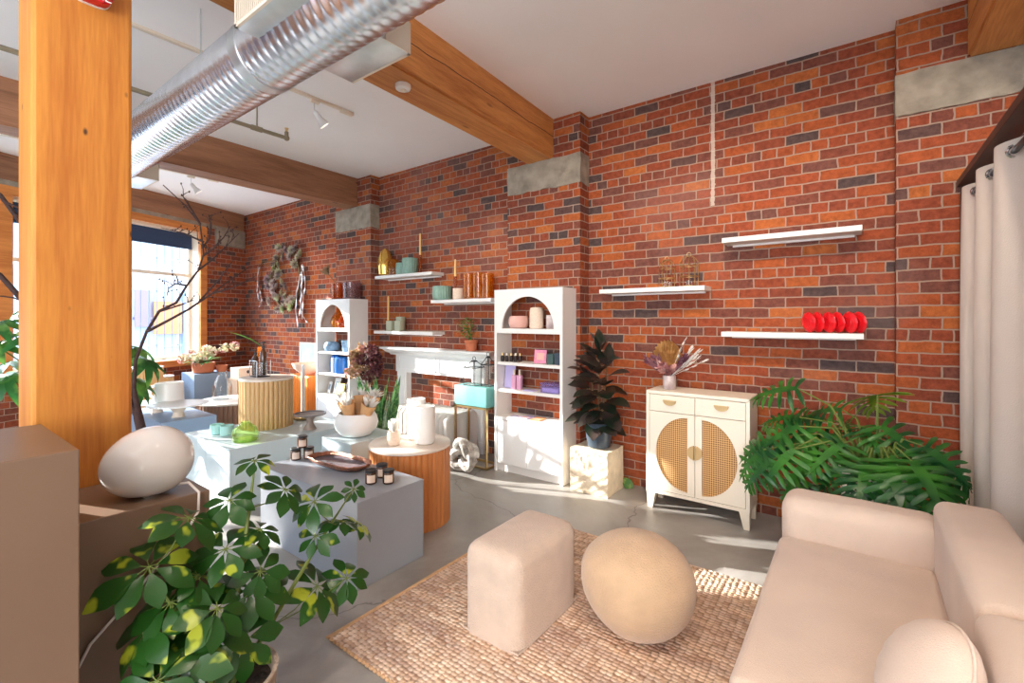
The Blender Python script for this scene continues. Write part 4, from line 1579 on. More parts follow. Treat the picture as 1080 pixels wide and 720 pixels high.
# pale plinth wares
ZP = 0.4705
def cup(label, x, y, z, r, h, m, group):
    return single('cup', MB().lathe([(r * 0.85, 0), (r, 0.006), (r, h), (r - 0.004, h), (r - 0.005, 0.012)], (x, y, z), 30), m, label, 'cup', group)
cup('mint cup standing behind its twin on the pale plinth', -4.40, 1.70, ZP, 0.052, 0.082, M['mint'], 'mint cups on the pale plinth')
cup('mint cup standing next to the green glass jar', -4.29, 1.735, ZP, 0.052, 0.082, M['mint'], 'mint cups on the pale plinth')
t = thing('glass_jar', 'pale green glass jar with a domed shoulder on the pale plinth', 'jar', (-3.98, 1.745, ZP))
obj('jar_body', MB().lathe([(0.085, 0), (0.095, 0.01), (0.098, 0.06), (0.085, 0.10), (0.05, 0.13), (0.032, 0.14), (0.034, 0.155), (0.03, 0.155), (0.045, 0.13), (0.08, 0.098), (0.092, 0.06), (0.088, 0.012)], (-3.98, 1.745, ZP), 40), M['green_glass'], t)
obj('jar_foot', MB().lathe([(0.06, 0.0), (0.088, 0.004), (0.086, 0.016), (0.05, 0.02)], (-3.98, 1.745, ZP + 0.0), 32), M['green_glass'], t)
t = thing('cake_stand', 'dark grey footed stand on the pale plinth behind the jar stack', 'cake stand', (-3.93, 2.27, ZP))
obj('plate', MB().lathe([(0.12, 0.125), (0.135, 0.130), (0.137, 0.142), (0.128, 0.142), (0.12, 0.134)], (-3.93, 2.27, ZP), 44), mat('grey_stone_glaze', lin(120, 112, 108), 0.35, var=0.15, vscale=30), t)
obj('pedestal', MB().lathe([(0.055, 0), (0.05, 0.012), (0.028, 0.055), (0.03, 0.085), (0.055, 0.122)], (-3.93, 2.27, ZP), 28), mat('brown_grey_glaze', lin(150, 130, 118), 0.5, var=0.15, vscale=30), t)
t = thing('candle_holder', 'brass dish holder with a tall white taper on the pale plinth', 'candle holder', (-4.40, 2.47, ZP))
obj('dish', MB().lathe([(0.09, 0), (0.115, 0.010), (0.12, 0.028), (0.115, 0.028), (0.10, 0.012), (0.03, 0.012), (0.022, 0.05), (0.018, 0.05)], (-4.40, 2.47, ZP), 36), M['brass'], t)
obj('taper', MB().lathe([(0.019, 0.05), (0.017, 0.52), (0.006, 0.53)], (-4.40, 2.47, ZP), 20), M['card_white'], t)

# apothecary bottles on the tall drum table
ZD = 0.918
t = thing('bottle_rack', 'glass and steel holder standing on the tall tan drum table', 'holder', (-4.44, 2.09, ZD))
mb = MB().box(-4.52, -4.38, 2.02, 2.14, ZD, ZD + 0.008, 0.002)
obj('tray_base', mb, M['black'], t)
mb = MB()
for a, b in ((-4.485, 2.055), (-4.415, 2.055), (-4.45, 2.11)):
    mb2 = MB().lathe([(0.030, 0.0085), (0.032, 0.012), (0.032, 0.135), (0.029, 0.135), (0.029, 0.015)], (a, b, ZD), 22)
    obj('glass_tube', mb2, M['clear'], t)
mb.tube([(-4.52, 2.02, ZD + 0.008), (-4.52, 2.02, ZD + 0.15)], 0.004, 6)
mb.tube([(-4.38, 2.02, ZD + 0.008), (-4.38, 2.02, ZD + 0.15)], 0.004, 6)
mb.tube([(-4.52, 2.02, ZD + 0.15), (-4.38, 2.02, ZD + 0.15)], 0.004, 6)
mb.tube([(-4.52, 2.14, ZD + 0.008), (-4.52, 2.14, ZD + 0.15), (-4.38, 2.14, ZD + 0.15), (-4.38, 2.14, ZD + 0.008)], 0.004, 6)
obj('wire_frame', mb, M['chrome'], t)
def pump(label, x, y, z, h):
    t = thing('pump_bottle', label, 'bottle', (x, y, z), 'amber pump bottles on the tall drum table')
    obj('bottle_body', MB().lathe([(0.024, 0), (0.027, 0.004), (0.027, h * 0.68), (0.012, h * 0.78), (0.011, h * 0.8)], (x, y, z), 24), M['jar_brown'], t)
    mb = MB().lathe([(0.014, h * 0.8), (0.014, h * 0.88), (0.005, h * 0.89), (0.005, h * 0.96), (0.016, h * 0.965), (0.016, h)], (x, y, z), 16)
    mb.tube([(x, y, z + h * 0.985), (x - 0.045, y - 0.01, z + h * 0.97), (x - 0.055, y - 0.012, z + h * 0.94)], 0.005, 6)
    obj('pump_head', mb, M['black'], t)
pump('amber pump bottle, shorter of the two in the glass holder', -4.485, 2.055, ZD + 0.016, 0.235)
pump('amber pump bottle, taller of the two in the glass holder', -4.45, 2.11, ZD + 0.016, 0.305)

# slate plinth: cake stands and jug
t = thing('cake_stand', 'white cake stand at the front of the slate blue low plinth', 'cake stand', (-5.49, 1.77, ZP), 'white cake stands')
obj('plate', MB().lathe([(0.02, 0.088), (0.17, 0.108), (0.255, 0.122), (0.258, 0.132), (0.25, 0.134), (0.17, 0.124)], (-5.49, 1.77, ZP), 48), M['ceramic'], t)
obj('pedestal', MB().lathe([(0.06, 0), (0.052, 0.01), (0.045, 0.05), (0.07, 0.09)], (-5.49, 1.77, ZP), 28), M['kraft_box'], t)
t = thing('cake_stand', 'white cake stand behind another on the slate blue plinth', 'cake stand', (-5.93, 1.72, ZP), 'white cake stands')
obj('plate', MB().lathe([(0.02, 0.075), (0.14, 0.09), (0.205, 0.10), (0.208, 0.11), (0.2, 0.112), (0.14, 0.104)], (-5.93, 1.72, ZP), 48), M['ceramic'], t)
obj('pedestal', MB().lathe([(0.055, 0), (0.05, 0.01), (0.045, 0.04), (0.065, 0.078)], (-5.93, 1.72, ZP), 28), M['cream_ceramic'], t)
t = thing('jug', 'big white jug with a loop handle on the rear cake stand', 'jug', (-5.88, 1.77, ZP + 0.113))
obj('jug_body', MB().lathe([(0.125, 0), (0.13, 0.006), (0.125, 0.19), (0.12, 0.20), (0.114, 0.195), (0.118, 0.02)], (-5.84, 1.80, ZP + 0.113), 40), M['ceramic'], t)
obj('handle', MB().tube([(-5.84 - 0.127 * 0.72 , 1.80 - 0.127 * 0.70, ZP + 0.113 + z_) if o_ == 0 else (-5.84 - (0.127 + o_) * 0.72, 1.80 - (0.127 + o_) * 0.70, ZP + 0.113 + z_)
                         for o_, z_ in ((0, 0.165), (0.04, 0.16), (0.065, 0.12), (0.06, 0.07), (0.03, 0.04), (0, 0.035))], 0.013, 8), M['ceramic'], t)
single('bottle', MB().lathe([(0.10, 0), (0.112, 0.012), (0.112, 0.16), (0.095, 0.23), (0.06, 0.29), (0.052, 0.33), (0.058, 0.36), (0.054, 0.36), (0.048, 0.33), (0.057, 0.285), (0.09, 0.225), (0.107, 0.155), (0.107, 0.018)], (-6.57, 2.60, 0.4205), 40),
       M['clear'], 'wide clear glass bottle on the low brown fluted drum table', 'bottle')

# far corner
t = thing('card_box', 'pale card box with a round hole on the tan plinth', 'box', (-7.14, 3.12, 0.6005))
obj('box_body', MB().box(-7.27, -7.0, 2.98, 3.26, 0.6005, 0.755, 0.004), M['kraft_box'], t, False)
obj('hole', MB().lathe([(0.0, 0), (0.024, 0), (0.024, 0.003), (0.0, 0.003)], (0, 0, 0), 20).xf(Matrix.Translation((-6.999, 3.11, 0.70)) @ Matrix.Rotation(R(90), 4, 'Y')), M['black'], t)
t = thing('leaf_vase', 'tall amber vase with one long leaf behind the card box', 'vase', (-7.12, 3.335, 0.6005))
obj('vase_body', MB().lathe([(0.05, 0), (0.055, 0.01), (0.05, 0.25), (0.04, 0.42), (0.043, 0.44), (0.039, 0.44), (0.045, 0.25), (0.05, 0.015)], (-7.12, 3.335, 0.6005), 28), M['amber'], t)
mb = MB().tube([(-7.12, 3.335, 0.64), (-7.13, 3.33, 1.06), (-7.25, 3.24, 1.17)], 0.006, 6)
mb.leaf((-7.13, 3.33, 1.07), (-0.5, -0.5, 0.42), (0, 0, 1), 0.50, 0.085, (0.2, 0.8, 1, 0.7, 0.05), 0.35, 0.2)
obj('leaf_stem', mb, M['palm'], t)
t = thing('side_cabinet', 'orange wooden cabinet between the wreath and the far bookcase', 'cabinet', (-6.35, 3.64, 0))
obj('body', MB().box(-6.60, -6.06, 3.48, 3.86, 0.06, 0.66, 0.004), M['pine'], t, False)
for a, b in ((-6.59, -6.335), (-6.327, -6.07)):
    obj('door', MB().box(a, b, 3.468, 3.4795, 0.08, 0.645, 0.002), M['pine'], t, False)
obj('plinth_base', MB().box(-6.57, -6.09, 3.50, 3.84, 0, 0.06), M['darkwood'], t, False)
single('bowl', MB().lathe([(0.08, 0), (0.09, 0.008), (0.19, 0.10), (0.215, 0.165), (0.207, 0.165), (0.18, 0.10), (0.08, 0.015)], (-6.33, 3.625, 0.6605), 40), M['cream_ceramic'], 'wide pale bowl on the orange wooden cabinet', 'bowl')
t = thing('framed_picture', 'white framed pale picture on the brick behind the wide pale bowl', 'picture', (-6.82, 3.90, 0.62))
mt = Matrix.Translation((-6.82, 3.915, 0.60)) @ Matrix.Diagonal((1.08, 1, 0.84, 1))
mb = MB()
for a, b, c, d in ((-0.21, 0.21, 0, 0.022), (-0.21, 0.21, 0.558, 0.58), (-0.21, -0.188, 0.022, 0.558), (0.188, 0.21, 0.022, 0.558)):
    mb.box(a, b, -0.022, 0, c, d)
obj('frame', mb.xf(mt), M['white'], t, False)
obj('print', MB().box(-0.19, 0.19, -0.010, -0.004, 0.02, 0.56).xf(mt), mat('pale_seascape', lin(228, 236, 236), 0.5, col2=lin(150, 205, 215), vscale=2.2), t, False)

# flower trough by the window
t = thing('flower_trough', 'terracotta pot of pale hydrangeas on the slate plinth by the window', 'flower pot', (-7.75, 2.80, 0.6655))
obj('pot', MB().lathe([(0.10, 0), (0.13, 0.01), (0.15, 0.13), (0.155, 0.15), (0.14, 0.15), (0.13, 0.12)], (-7.72, 2.80, 0.6655), 32), M['terracotta'], t)
rs = random.Random(11)
mb = MB()
mb2 = MB()
for (dx, dy, dz, rr_) in ((-0.17, -0.2, 0.21, 0.075), (-0.08, -0.12, 0.26, 0.08), (0.0, -0.02, 0.24, 0.085), (0.06, 0.10, 0.30, 0.07), (0.12, 0.22, 0.36, 0.07), (0.16, 0.36, 0.38, 0.06), (-0.04, 0.06, 0.33, 0.07), (0.05, -0.1, 0.17, 0.07)):
    c = Vector((-7.72 + dx, 2.80 + dy, 0.6655 + dz))
    mb2.tube([(-7.72, 2.80, 0.75), (-7.72 + dx * 0.5, 2.80 + dy * 0.5, 0.70 + dz * 0.8), c], 0.005, 5)
    for k in range(46):
        d = Vector((rs.gauss(0, 1), rs.gauss(0, 1), rs.gauss(0, 1))).normalized()
        mb.leaf(c + d * rr_ * 0.6, (d + Vector((rs.uniform(-1, 1), rs.uniform(-1, 1), rs.uniform(-1, 1))) * 0.8), d, 0.045, 0.04, (0.3, 1, 0.9, 0.2), 0.3, 0.1)
obj('blooms', mb, leaf_mat('hydrangea', lin(205, 196, 160), lin(190, 130, 130), 0.8, 6), t)
for k in range(30):
    a = rs.uniform(0, 6.28)
    d = Vector((math.cos(a), math.sin(a), rs.uniform(0.0, 0.8)))
    mb2.leaf((-7.72, 2.80, 0.80), d, (0, 0, 1), rs.uniform(0.15, 0.28), 0.07, (0.2, 0.8, 1, 0.6, 0.05), 0.8, 0.15)
obj('leaves', mb2, M['small_leaf'], t)
single('flower_pot', MB().lathe([(0.05, 0), (0.06, 0.005), (0.075, 0.09), (0.08, 0.10), (0.072, 0.10), (0.05, 0.02)], (-7.63, 3.01, 0.6655), 28), M['terracotta'], 'small empty terracotta pot at the right edge of the slate plinth', 'flower pot')

# ------------------------------------------------------------------ bookcase wares (right)
def lathe_thing(name, label, cat, prof, c, m, group=None, seg=32, **k):
    return single(name, MB().lathe(prof, c, seg, **k), m, label, cat, group)
S0, S1, S2, S3 = 1.3625, 1.0425, 0.7855, 0.5255
lathe_thing('bowl', 'pink round bowl under the arch of the nearer bookcase', 'bowl', [(0.055, 0), (0.08, 0.008), (0.098, 0.05), (0.095, 0.09), (0.084, 0.118), (0.078, 0.118), (0.088, 0.088), (0.09, 0.05), (0.05, 0.015)], (-2.59, 3.60, S0), M['pink'])
lathe_thing('vase', 'tall speckled cream vase under the arch of the nearer bookcase', 'vase', [(0.058, 0), (0.066, 0.01), (0.066, 0.16), (0.056, 0.192), (0.035, 0.198), (0.035, 0.19)], (-2.395, 3.61, S0), M['cream_ceramic'])
lathe_thing('cup', 'grey veined cup at the right under the arch of the nearer bookcase', 'cup', [(0.045, 0), (0.048, 0.005), (0.048, 0.125), (0.043, 0.125), (0.042, 0.01)], (-2.24, 3.62, S0), M['marble'])
for i in range(5):
    t = thing('dropper_bottle', ('leftmost', 'second from left', 'middle', 'second from right', 'rightmost')[i] + ' small dark bottle in the row on the nearer bookcase shelf', 'bottle', (-2.77 + 0.042 * i, 3.58 + 0.012 * i, S1), 'small dark bottles on the upper shelf of the nearer bookcase')
    c = (-2.765 + 0.043 * i, 3.575 + 0.012 * i, S1)
    obj('bottle_body', MB().lathe([(0.017, 0), (0.018, 0.003), (0.018, 0.048), (0.009, 0.058)], c, 18), M['dark_bottle'], t)
    obj('cap', MB().lathe([(0.010, 0.0585), (0.010, 0.082)], c, 14), M['cream_metal'] if i % 2 else M['brass'], t)
t = thing('card', 'pink card propped on the upper shelf of the nearer bookcase', 'card', (-2.35, 3.62, S1))
mt = Matrix.Translation((-2.35, 3.60, S1 + 0.002)) @ Matrix.Rotation(R(16), 4, 'Z') @ Matrix.Rotation(R(-14), 4, 'X')
obj('card_front', MB().box(-0.058, 0.058, -0.006, 0, 0, 0.125).xf(mt), M['card_pink'], t, False)
obj('print_panel', MB().box(-0.035, 0.035, -0.0072, -0.0064, 0.03, 0.095).xf(mt), M['pink'], t, False)
for i, (x, h, m, nm) in enumerate(((-2.225, 0.095, 'green_box', 'left'), (-2.145, 0.105, 'pot_blue', 'right'))):
    t = thing('gift_box', 'small dark box, the %s one of the pair at the shelf end' % nm, 'box', (x, 3.60, S1), 'small dark boxes in the nearer bookcase')
    obj('box_body', MB().box(x - 0.034, x + 0.034, 3.57, 3.64, S1, S1 + h * 0.72, 0.002), M[m], t, False)
    obj('box_lid', MB().box(x - 0.036, x + 0.036, 3.568, 3.642, S1 + h * 0.721, S1 + h, 0.002), M[m], t, False)
t = thing('art_print', 'pale lilac panel leaning at the left of the middle shelf', 'print', (-2.74, 3.60, S2))
mt = Matrix.Translation((-2.715, 3.62, S2 + 0.001)) @ Matrix.Rotation(R(-6), 4, 'X')
obj('panel', MB().box(-0.062, 0.062, -0.006, 0, 0, 0.235).xf(mt), M['card_lilac'], t, False)
for i, (x, y, h) in enumerate(((-2.632, 3.585, 0.185), (-2.58, 3.60, 0.185))):
    t = thing('bottle', 'pink square bottle, the %s of two on the middle shelf' % ('left' if i == 0 else 'right'), 'bottle', (x, y, S2), 'pink square bottles in the nearer bookcase')
    obj('bottle_body', MB().box(x - 0.022, x + 0.022, y - 0.022, y + 0.022, S2, S2 + h * 0.72, 0.005, 3), M['pink_liquid'], t)
    obj('cap', MB().lathe([(0.012, h * 0.7205), (0.012, h)], (x, y, S2), 16), M['kraft_box'], t)
t = thing('acrylic_box', 'lilac clear box at the right of the middle shelf', 'box', (-2.22, 3.60, S2))
obj('box_body', MB().box(-2.315, -2.12, 3.55, 3.66, S2 + 0.0005, S2 + 0.072, 0.004), M['lilac_acrylic'], t, False)
obj('lid', MB().box(-2.318, -2.117, 3.547, 3.663, S2 + 0.0725, S2 + 0.09, 0.003), M['lilac_acrylic'], t, False)
obj('folded_contents', MB().box(-2.30, -2.135, 3.56, 3.65, S2 + 0.006, S2 + 0.045, 0.006), M['card_lilac'], t, False)
single('booklet', MB().box(-2.50, -2.39, 3.54, 3.62, S2, S2 + 0.008), M['card_lilac'], 'lilac booklet lying flat on the middle shelf', 'booklet', smooth=False)
for i, (x, y, a, m, lb) in enumerate(((-2.62, 3.60, 6, 'card_white', 'white leaflet lying at the left of the bookcase counter'), (-2.50, 3.61, -4, 'card_lilac', 'pale leaflet lying in the middle of the bookcase counter'),
                                      (-2.37, 3.60, 8, 'card_orange', 'orange printed leaflet lying on the bookcase counter'))):
    mt = Matrix.Translation((x, y, S3)) @ Matrix.Rotation(R(a), 4, 'Z')
    t = thing('leaflet', lb, 'leaflet', (x, y, S3), 'leaflets on the bookcase counter')
    obj('pages', MB().box(-0.05, 0.05, -0.07, 0.07, 0.0003, 0.007).xf(mt), M[m], t, False)
    obj('printed_block', MB().box(-0.035, 0.035, -0.05, 0.0, 0.0071, 0.0076).xf(mt), M['pink'] if m != 'card_white' else M['card_lilac'], t, False)

# bookcase wares (left)
L0, L1, L2, L3, LT = 1.3355, 1.0205, 0.7355, 0.4505, 1.7105
lathe_thing('vase', 'amber teardrop vase, the larger under the far bookcase arch', 'vase', [(0.06, 0), (0.085, 0.015), (0.105, 0.075), (0.085, 0.145), (0.035, 0.21), (0.022, 0.27), (0.024, 0.30), (0.019, 0.30), (0.018, 0.27), (0.08, 0.14), (0.1, 0.07)], (-5.63, 3.66, L0), M['amber'], 'amber teardrop vases')
lathe_thing('vase', 'amber teardrop vase, the smaller under the far bookcase arch', 'vase', [(0.045, 0), (0.062, 0.012), (0.075, 0.055), (0.06, 0.105), (0.028, 0.15), (0.018, 0.19), (0.014, 0.19), (0.055, 0.10), (0.07, 0.055)], (-5.435, 3.60, L0), M['amber_dark'], 'amber teardrop vases')
t = thing('vase', 'amber tumbler vase with a dried palm spear on the far bookcase', 'vase', (-5.56, 3.62, LT))
obj('vase_body', MB().lathe([(0.09, 0), (0.095, 0.01), (0.10, 0.215), (0.094, 0.215), (0.09, 0.015)], (-5.56, 3.62, LT), 32), M['amber_dark'], t)
mb = MB().tube([(-5.52, 3.62, LT + 0.02), (-5.62, 3.61, LT + 0.23), (-5.78, 3.60, LT + 0.35)], 0.006, 6)
for k in range(7):
    a = (k - 3) * 0.22
    mb.leaf((-5.76, 3.60, LT + 0.34), (-0.6 + 0.1 * abs(k - 3), 0.25 * a, 0.75 + a * 0.9), (0, -1, 0), 0.17, 0.035, (0.3, 0.9, 1, 0.6, 0.05), 0.05, 0.3)
obj('palm_spear', mb, M['brown_stem'], t)
lathe_thing('vase', 'plum glass tumbler vase, right one on top of the far bookcase', 'vase', [(0.105, 0), (0.112, 0.01), (0.115, 0.215), (0.109, 0.215), (0.105, 0.015)], (-5.30, 3.64, LT), M['plum_glass'])
lathe_thing('bowl', 'blue speckled bowl on the upper shelf of the far bookcase', 'bowl', [(0.06, 0), (0.09, 0.01), (0.105, 0.05), (0.095, 0.10), (0.07, 0.125), (0.062, 0.12), (0.09, 0.05), (0.06, 0.015)], (-5.72, 3.62, L1), M['bluegrey'])
lathe_thing('cup', 'blue speckled cup at the shelf end of the far bookcase', 'cup', [(0.045, 0), (0.06, 0.008), (0.075, 0.15), (0.069, 0.15), (0.05, 0.015)], (-5.37, 3.62, L1), M['bluegrey'])
lathe_thing('vase', 'cobalt vase, left one on the middle shelf of the far bookcase', 'vase', [(0.06, 0), (0.072, 0.01), (0.078, 0.12), (0.06, 0.21), (0.04, 0.235), (0.035, 0.23), (0.07, 0.12)], (-5.70, 3.67, L2), M['blue'], 'cobalt vases in the far bookcase')
lathe_thing('vase', 'cobalt vase, right one on the middle shelf of the far bookcase', 'vase', [(0.07, 0), (0.082, 0.01), (0.088, 0.12), (0.08, 0.20), (0.065, 0.215), (0.06, 0.21), (0.08, 0.12)], (-5.50, 3.62, L2), M['blue'], 'cobalt vases in the far bookcase')
single('candle', MB().lathe([(0.022, 0), (0.022, 0.20), (0.006, 0.205)], (-5.60, 3.56, L2), 18), M['card_white'], 'white pillar candle before the cobalt vases', 'candle')
for i, (x, y, w_, h_, a, m, lb) in enumerate(((-5.77, 3.60, 0.10, 0.15, -14, 'card_white', 'white propped card, left on the low shelf of the far bookcase'), (-5.63, 3.62, 0.10, 0.21, 10, 'card_white', 'taller white propped card on the low shelf of the far bookcase'),
                                              (-5.49, 3.58, 0.15, 0.15, 8, 'yellow', 'yellow propped card on the low shelf of the far bookcase'))):
    t = thing('card', lb, 'card', (x, y, L3))
    mt = Matrix.Translation((x, y, L3 + 0.003)) @ Matrix.Rotation(R(a), 4, 'Z') @ Matrix.Rotation(R(-15), 4, 'X')
    obj('card_front', MB().box(-w_ / 2, w_ / 2, -0.006, 0, 0, h_).xf(mt), M[m], t, False)
    obj('picture_patch', MB().box(-w_ * 0.3, w_ * 0.3, -0.0075, -0.0064, h_ * 0.3, h_ * 0.75).xf(mt), M['bluegrey' if m != 'yellow' else 'card_white'], t, False)
lathe_thing('bottle', 'dark bottle at the right of the low shelf of the far bookcase', 'bottle', [(0.04, 0), (0.045, 0.006), (0.045, 0.15), (0.018, 0.19), (0.018, 0.235)], (-5.32, 3.62, L3), M['dark_bottle'])

# ------------------------------------------------------------------ wares on the wall shelves
def candlestick(label, x, y, z, h0, h1):
    t = thing('candlestick', label, 'candlestick', (x, y, z), 'amber candlesticks with tapers')
    obj('holder', MB().lathe([(0.042, 0), (0.045, 0.008), (0.018, 0.03), (0.026, h0 * 0.4), (0.014, h0 * 0.55), (0.026, h0 * 0.75), (0.016, h0 * 0.92), (0.022, h0)], (x, y, z), 22), M['amber_dark'], t)
    obj('taper', MB().lathe([(0.012, h0), (0.010, h1 - 0.01), (0.003, h1)], (x, y, z), 14), M['wax'], t)


def ribbed(name, label, cat, x, y, z, r, h, m, group=None, n=18):
    ring = []
    for k in range(n * 6):
        a = 2 * math.pi * k / (n * 6)
        ring.append((math.cos(a), math.sin(a), 1 + 0.05 * abs(math.sin(a * n / 2))))
    lv = [(0.82, 0), (0.95, 0.06 * h), (1.0, 0.4 * h), (0.97, 0.9 * h), (0.93, h), (0.85, h), (0.86, 0.4 * h), (0.7, 0.08 * h)]
    mb = MB().loft([[(x + r * k * c * g, y + r * k * s * g, z + zz) for c, s, g in ring] for k, zz in lv])
    return single(name, mb, m, label, cat, group, ang=50)


F1, F2, F3, FM = 1.9955, 1.6685, 1.3055, 1.1055
lathe_thing('vase', 'gold lustre bullet vase on the highest shelf above the mantel', 'vase', [(0.06, 0), (0.085, 0.02), (0.095, 0.12), (0.09, 0.22), (0.06, 0.31), (0.025, 0.345), (0.02, 0.34), (0.085, 0.2), (0.08, 0.03)], (-4.82, 3.80, F1), M['gold_glass'])
lathe_thing('vase', 'amber glass vase next to the gold one on the highest shelf', 'vase', [(0.05, 0), (0.06, 0.01), (0.068, 0.10), (0.055, 0.19), (0.048, 0.20), (0.062, 0.10)], (-4.665, 3.81, F1), M['amber'])
ribbed('pot', 'ribbed sage pot, the smaller on the highest shelf', 'pot', -4.52, 3.80, F1, 0.062, 0.145, M['celadon'], 'ribbed sage pots')
ribbed('pot', 'ribbed sage pot, the larger on the highest shelf', 'pot', -4.355, 3.80, F1, 0.094, 0.19, M['celadon'], 'ribbed sage pots')
candlestick('amber candlestick with taper on the highest shelf above the mantel', -4.20, 3.82, F1, 0.22, 0.48)
ribbed('bowl', 'ribbed sage bowl on the shelf beside the bookcase', 'bowl', -3.80, 3.79, F2, 0.108, 0.155, M['celadon'], None, 22)
candlestick('amber candlestick with taper on the shelf beside the bookcase', -3.625, 3.82, F2, 0.26, 0.455)
lathe_thing('cup', 'small white cup before the amber glasses on the shelf', 'cup', [(0.05, 0), (0.062, 0.008), (0.064, 0.12), (0.058, 0.12), (0.055, 0.015)], (-3.53, 3.77, F2), M['cream_ceramic'])
for i, (x, y, h, lb) in enumerate(((-3.40, 3.80, 0.275, 'amber glass cylinder, left of three beside the bookcase'), (-3.27, 3.81, 0.28, 'amber glass cylinder, middle of three beside the bookcase'),
                                   (-3.14, 3.80, 0.26, 'amber glass cylinder, right of three beside the bookcase'))):
    lathe_thing('glass_cylinder', lb, 'vase', [(0.055, 0), (0.064, 0.008), (0.066, h), (0.061, h), (0.058, 0.02)], (x, y, F2), M['amber'], 'amber glass cylinders on the shelf')
candlestick('amber candlestick with taper at the left of the sage blocks', -4.79, 3.82, F3, 0.13, 0.44)
for i, (x, y, h, lb) in enumerate(((-4.69, 3.78, 0.125, 'square sage candle, left of three on the low shelf'), (-4.53, 3.78, 0.125, 'square sage candle, right of three on the low shelf'),
                                   (-4.60, 3.86, 0.175, 'square sage candle, tallest of three on the low shelf'))):
    t = thing('candle', lb, 'candle', (x, y, F3), 'square sage candles')
    obj('wax_block', MB().box(x - 0.052, x + 0.052, y - 0.035, y + 0.035, F3, F3 + h, 0.006), M['wax_green'], t)
    obj('wick', MB().tube([(x, y, F3 + h), (x + 0.002, y, F3 + h + 0.012)], 0.002, 5), M['black'], t)

# mantel plant
t = thing('potted_plant', 'little green plant in a terracotta pot on the mantelpiece', 'potted plant', (-3.37, 3.80, FM))
obj('pot', MB().lathe([(0.045, 0), (0.055, 0.006), (0.068, 0.09), (0.074, 0.095), (0.074, 0.12), (0.066, 0.12), (0.06, 0.09)], (-3.37, 3.80, FM), 28), M['terracotta'], t)
rs = random.Random(5)
mb = MB()
for k in range(70):
    a = rs.uniform(0, 6.28)
    hgt = rs.uniform(0.05, 0.24)
    rad = rs.uniform(0.01, 0.10) + 0.03 * (hgt > 0.14)
    p = Vector((-3.39 - 0.05 * hgt / 0.2 + rad * math.cos(a), 3.775 + rad * 0.6 * math.sin(a), FM + 0.11 + hgt))
    d = Vector((math.cos(a), math.sin(a), rs.uniform(-0.2, 0.6)))
    mb.leaf(p, d, (0, 0, 1), rs.uniform(0.04, 0.065), 0.036, (0.2, 0.9, 1, 0.5, 0.05), 0.5, 0.1)
    if k % 4 == 0:
        mb.tube([(-3.37, 3.80, FM + 0.1), ((-3.38 + p.x) / 2, (3.8 + p.y) / 2, p.z - 0.05), p], 0.002, 4)
for v in mb.bm.verts:
    v.co.y = min(v.co.y, 3.905)
obj('foliage', mb, M['small_leaf'], t)

# birdcage wire lanterns
def birdcage(label, x, y, z, r, h):
    t = thing('wire_lantern', label, 'lantern', (x, y, z), 'gold wire lanterns on the shelf')
    mb = MB()
    for k in range(10):
        a = 2 * math.pi * k / 10
        pts = [(x + r * math.cos(a), y + r * math.sin(a), z + 0.004), (x + r * math.cos(a), y + r * math.sin(a), z + h * 0.62)]
        for q in range(1, 6):
            b = q / 5 * math.pi / 2
            pts.append((x + r * math.cos(b) * math.cos(a), y + r * math.cos(b) * math.sin(a), z + h * 0.62 + h * 0.3 * math.sin(b)))
        mb.tube(pts, 0.0022, 5)
    for zz in (0.004, h * 0.3, h * 0.62):
        mb.tube([(x + r * math.cos(a), y + r * math.sin(a), z + zz) for a in [2 * math.pi * k / 28 for k in range(28)]], 0.003, 5, closed=True)
    obj('wire_cage', mb, M['brass'], t)
    obj('top_ring', MB().tube([(x + 0.016 * math.cos(a), y, z + h * 0.955 + 0.016 * math.sin(a)) for a in [2 * math.pi * k / 16 for k in range(16)]], 0.0026, 5, closed=True), M['brass'], t)
    obj('candle_cup', MB().lathe([(0.02, 0.004), (0.026, 0.008), (0.026, 0.05), (0.022, 0.05), (0.022, 0.012)], (x, y, z), 18), M['clear'], t)


birdcage('gold wire lantern, left and smaller of the two on the shelf', -1.25, 3.80, 1.7085, 0.062, 0.245)
birdcage('gold wire lantern, right and larger of the two on the shelf', -1.075, 3.80, 1.7085, 0.072, 0.265)

# red plates on edge
for i, (x, lb) in enumerate(((-0.285, 'front red plate of the left pair'), (-0.237, 'rear red plate of the left pair'), (-0.172, 'front red plate of the middle pair'),
                             (-0.124, 'rear red plate of the middle pair'), (-0.057, 'front red plate of the right pair'), (-0.009, 'rear red plate of the right pair'))):
    yp = 3.785 + 0.034 * (i % 2)
    t = thing('plate', lb + ' standing on the shelf', 'plate', (x, yp, 1.3575), 'red plates on the shelf')
    m_ = Matrix.Translation((x, yp, 1.3575 + 0.0705)) @ Matrix.Rotation(R(-52), 4, 'Z') @ Matrix.Rotation(R(95), 4, 'X')
    mb = MB()
    rings = []
    for r, zz in ((0.035, 0.0), (0.05, 0.0), (0.068, 0.012), (0.070, 0.015), (0.066, 0.015), (0.048, 0.005), (0.0, 0.005)):
        rings.append([(max(r, 0.0005) * (1 + 0.02 * math.cos(12 * a)) * math.cos(a), max(r, 0.0005) * (1 + 0.02 * math.cos(12 * a)) * math.sin(a), -zz) for a in [2 * math.pi * k / 72 for k in range(72)]])
    mb.loft(rings).xf(m_)
    obj('dish', mb, M['red'], t)
    mb = MB().tube([m_ @ Vector((0.035 * math.cos(a), 0.035 * math.sin(a), 0.002)) for a in [2 * math.pi * k / 32 for k in range(32)]], 0.003, 6, closed=True)
    obj('foot_ring', mb, M['red'], t)

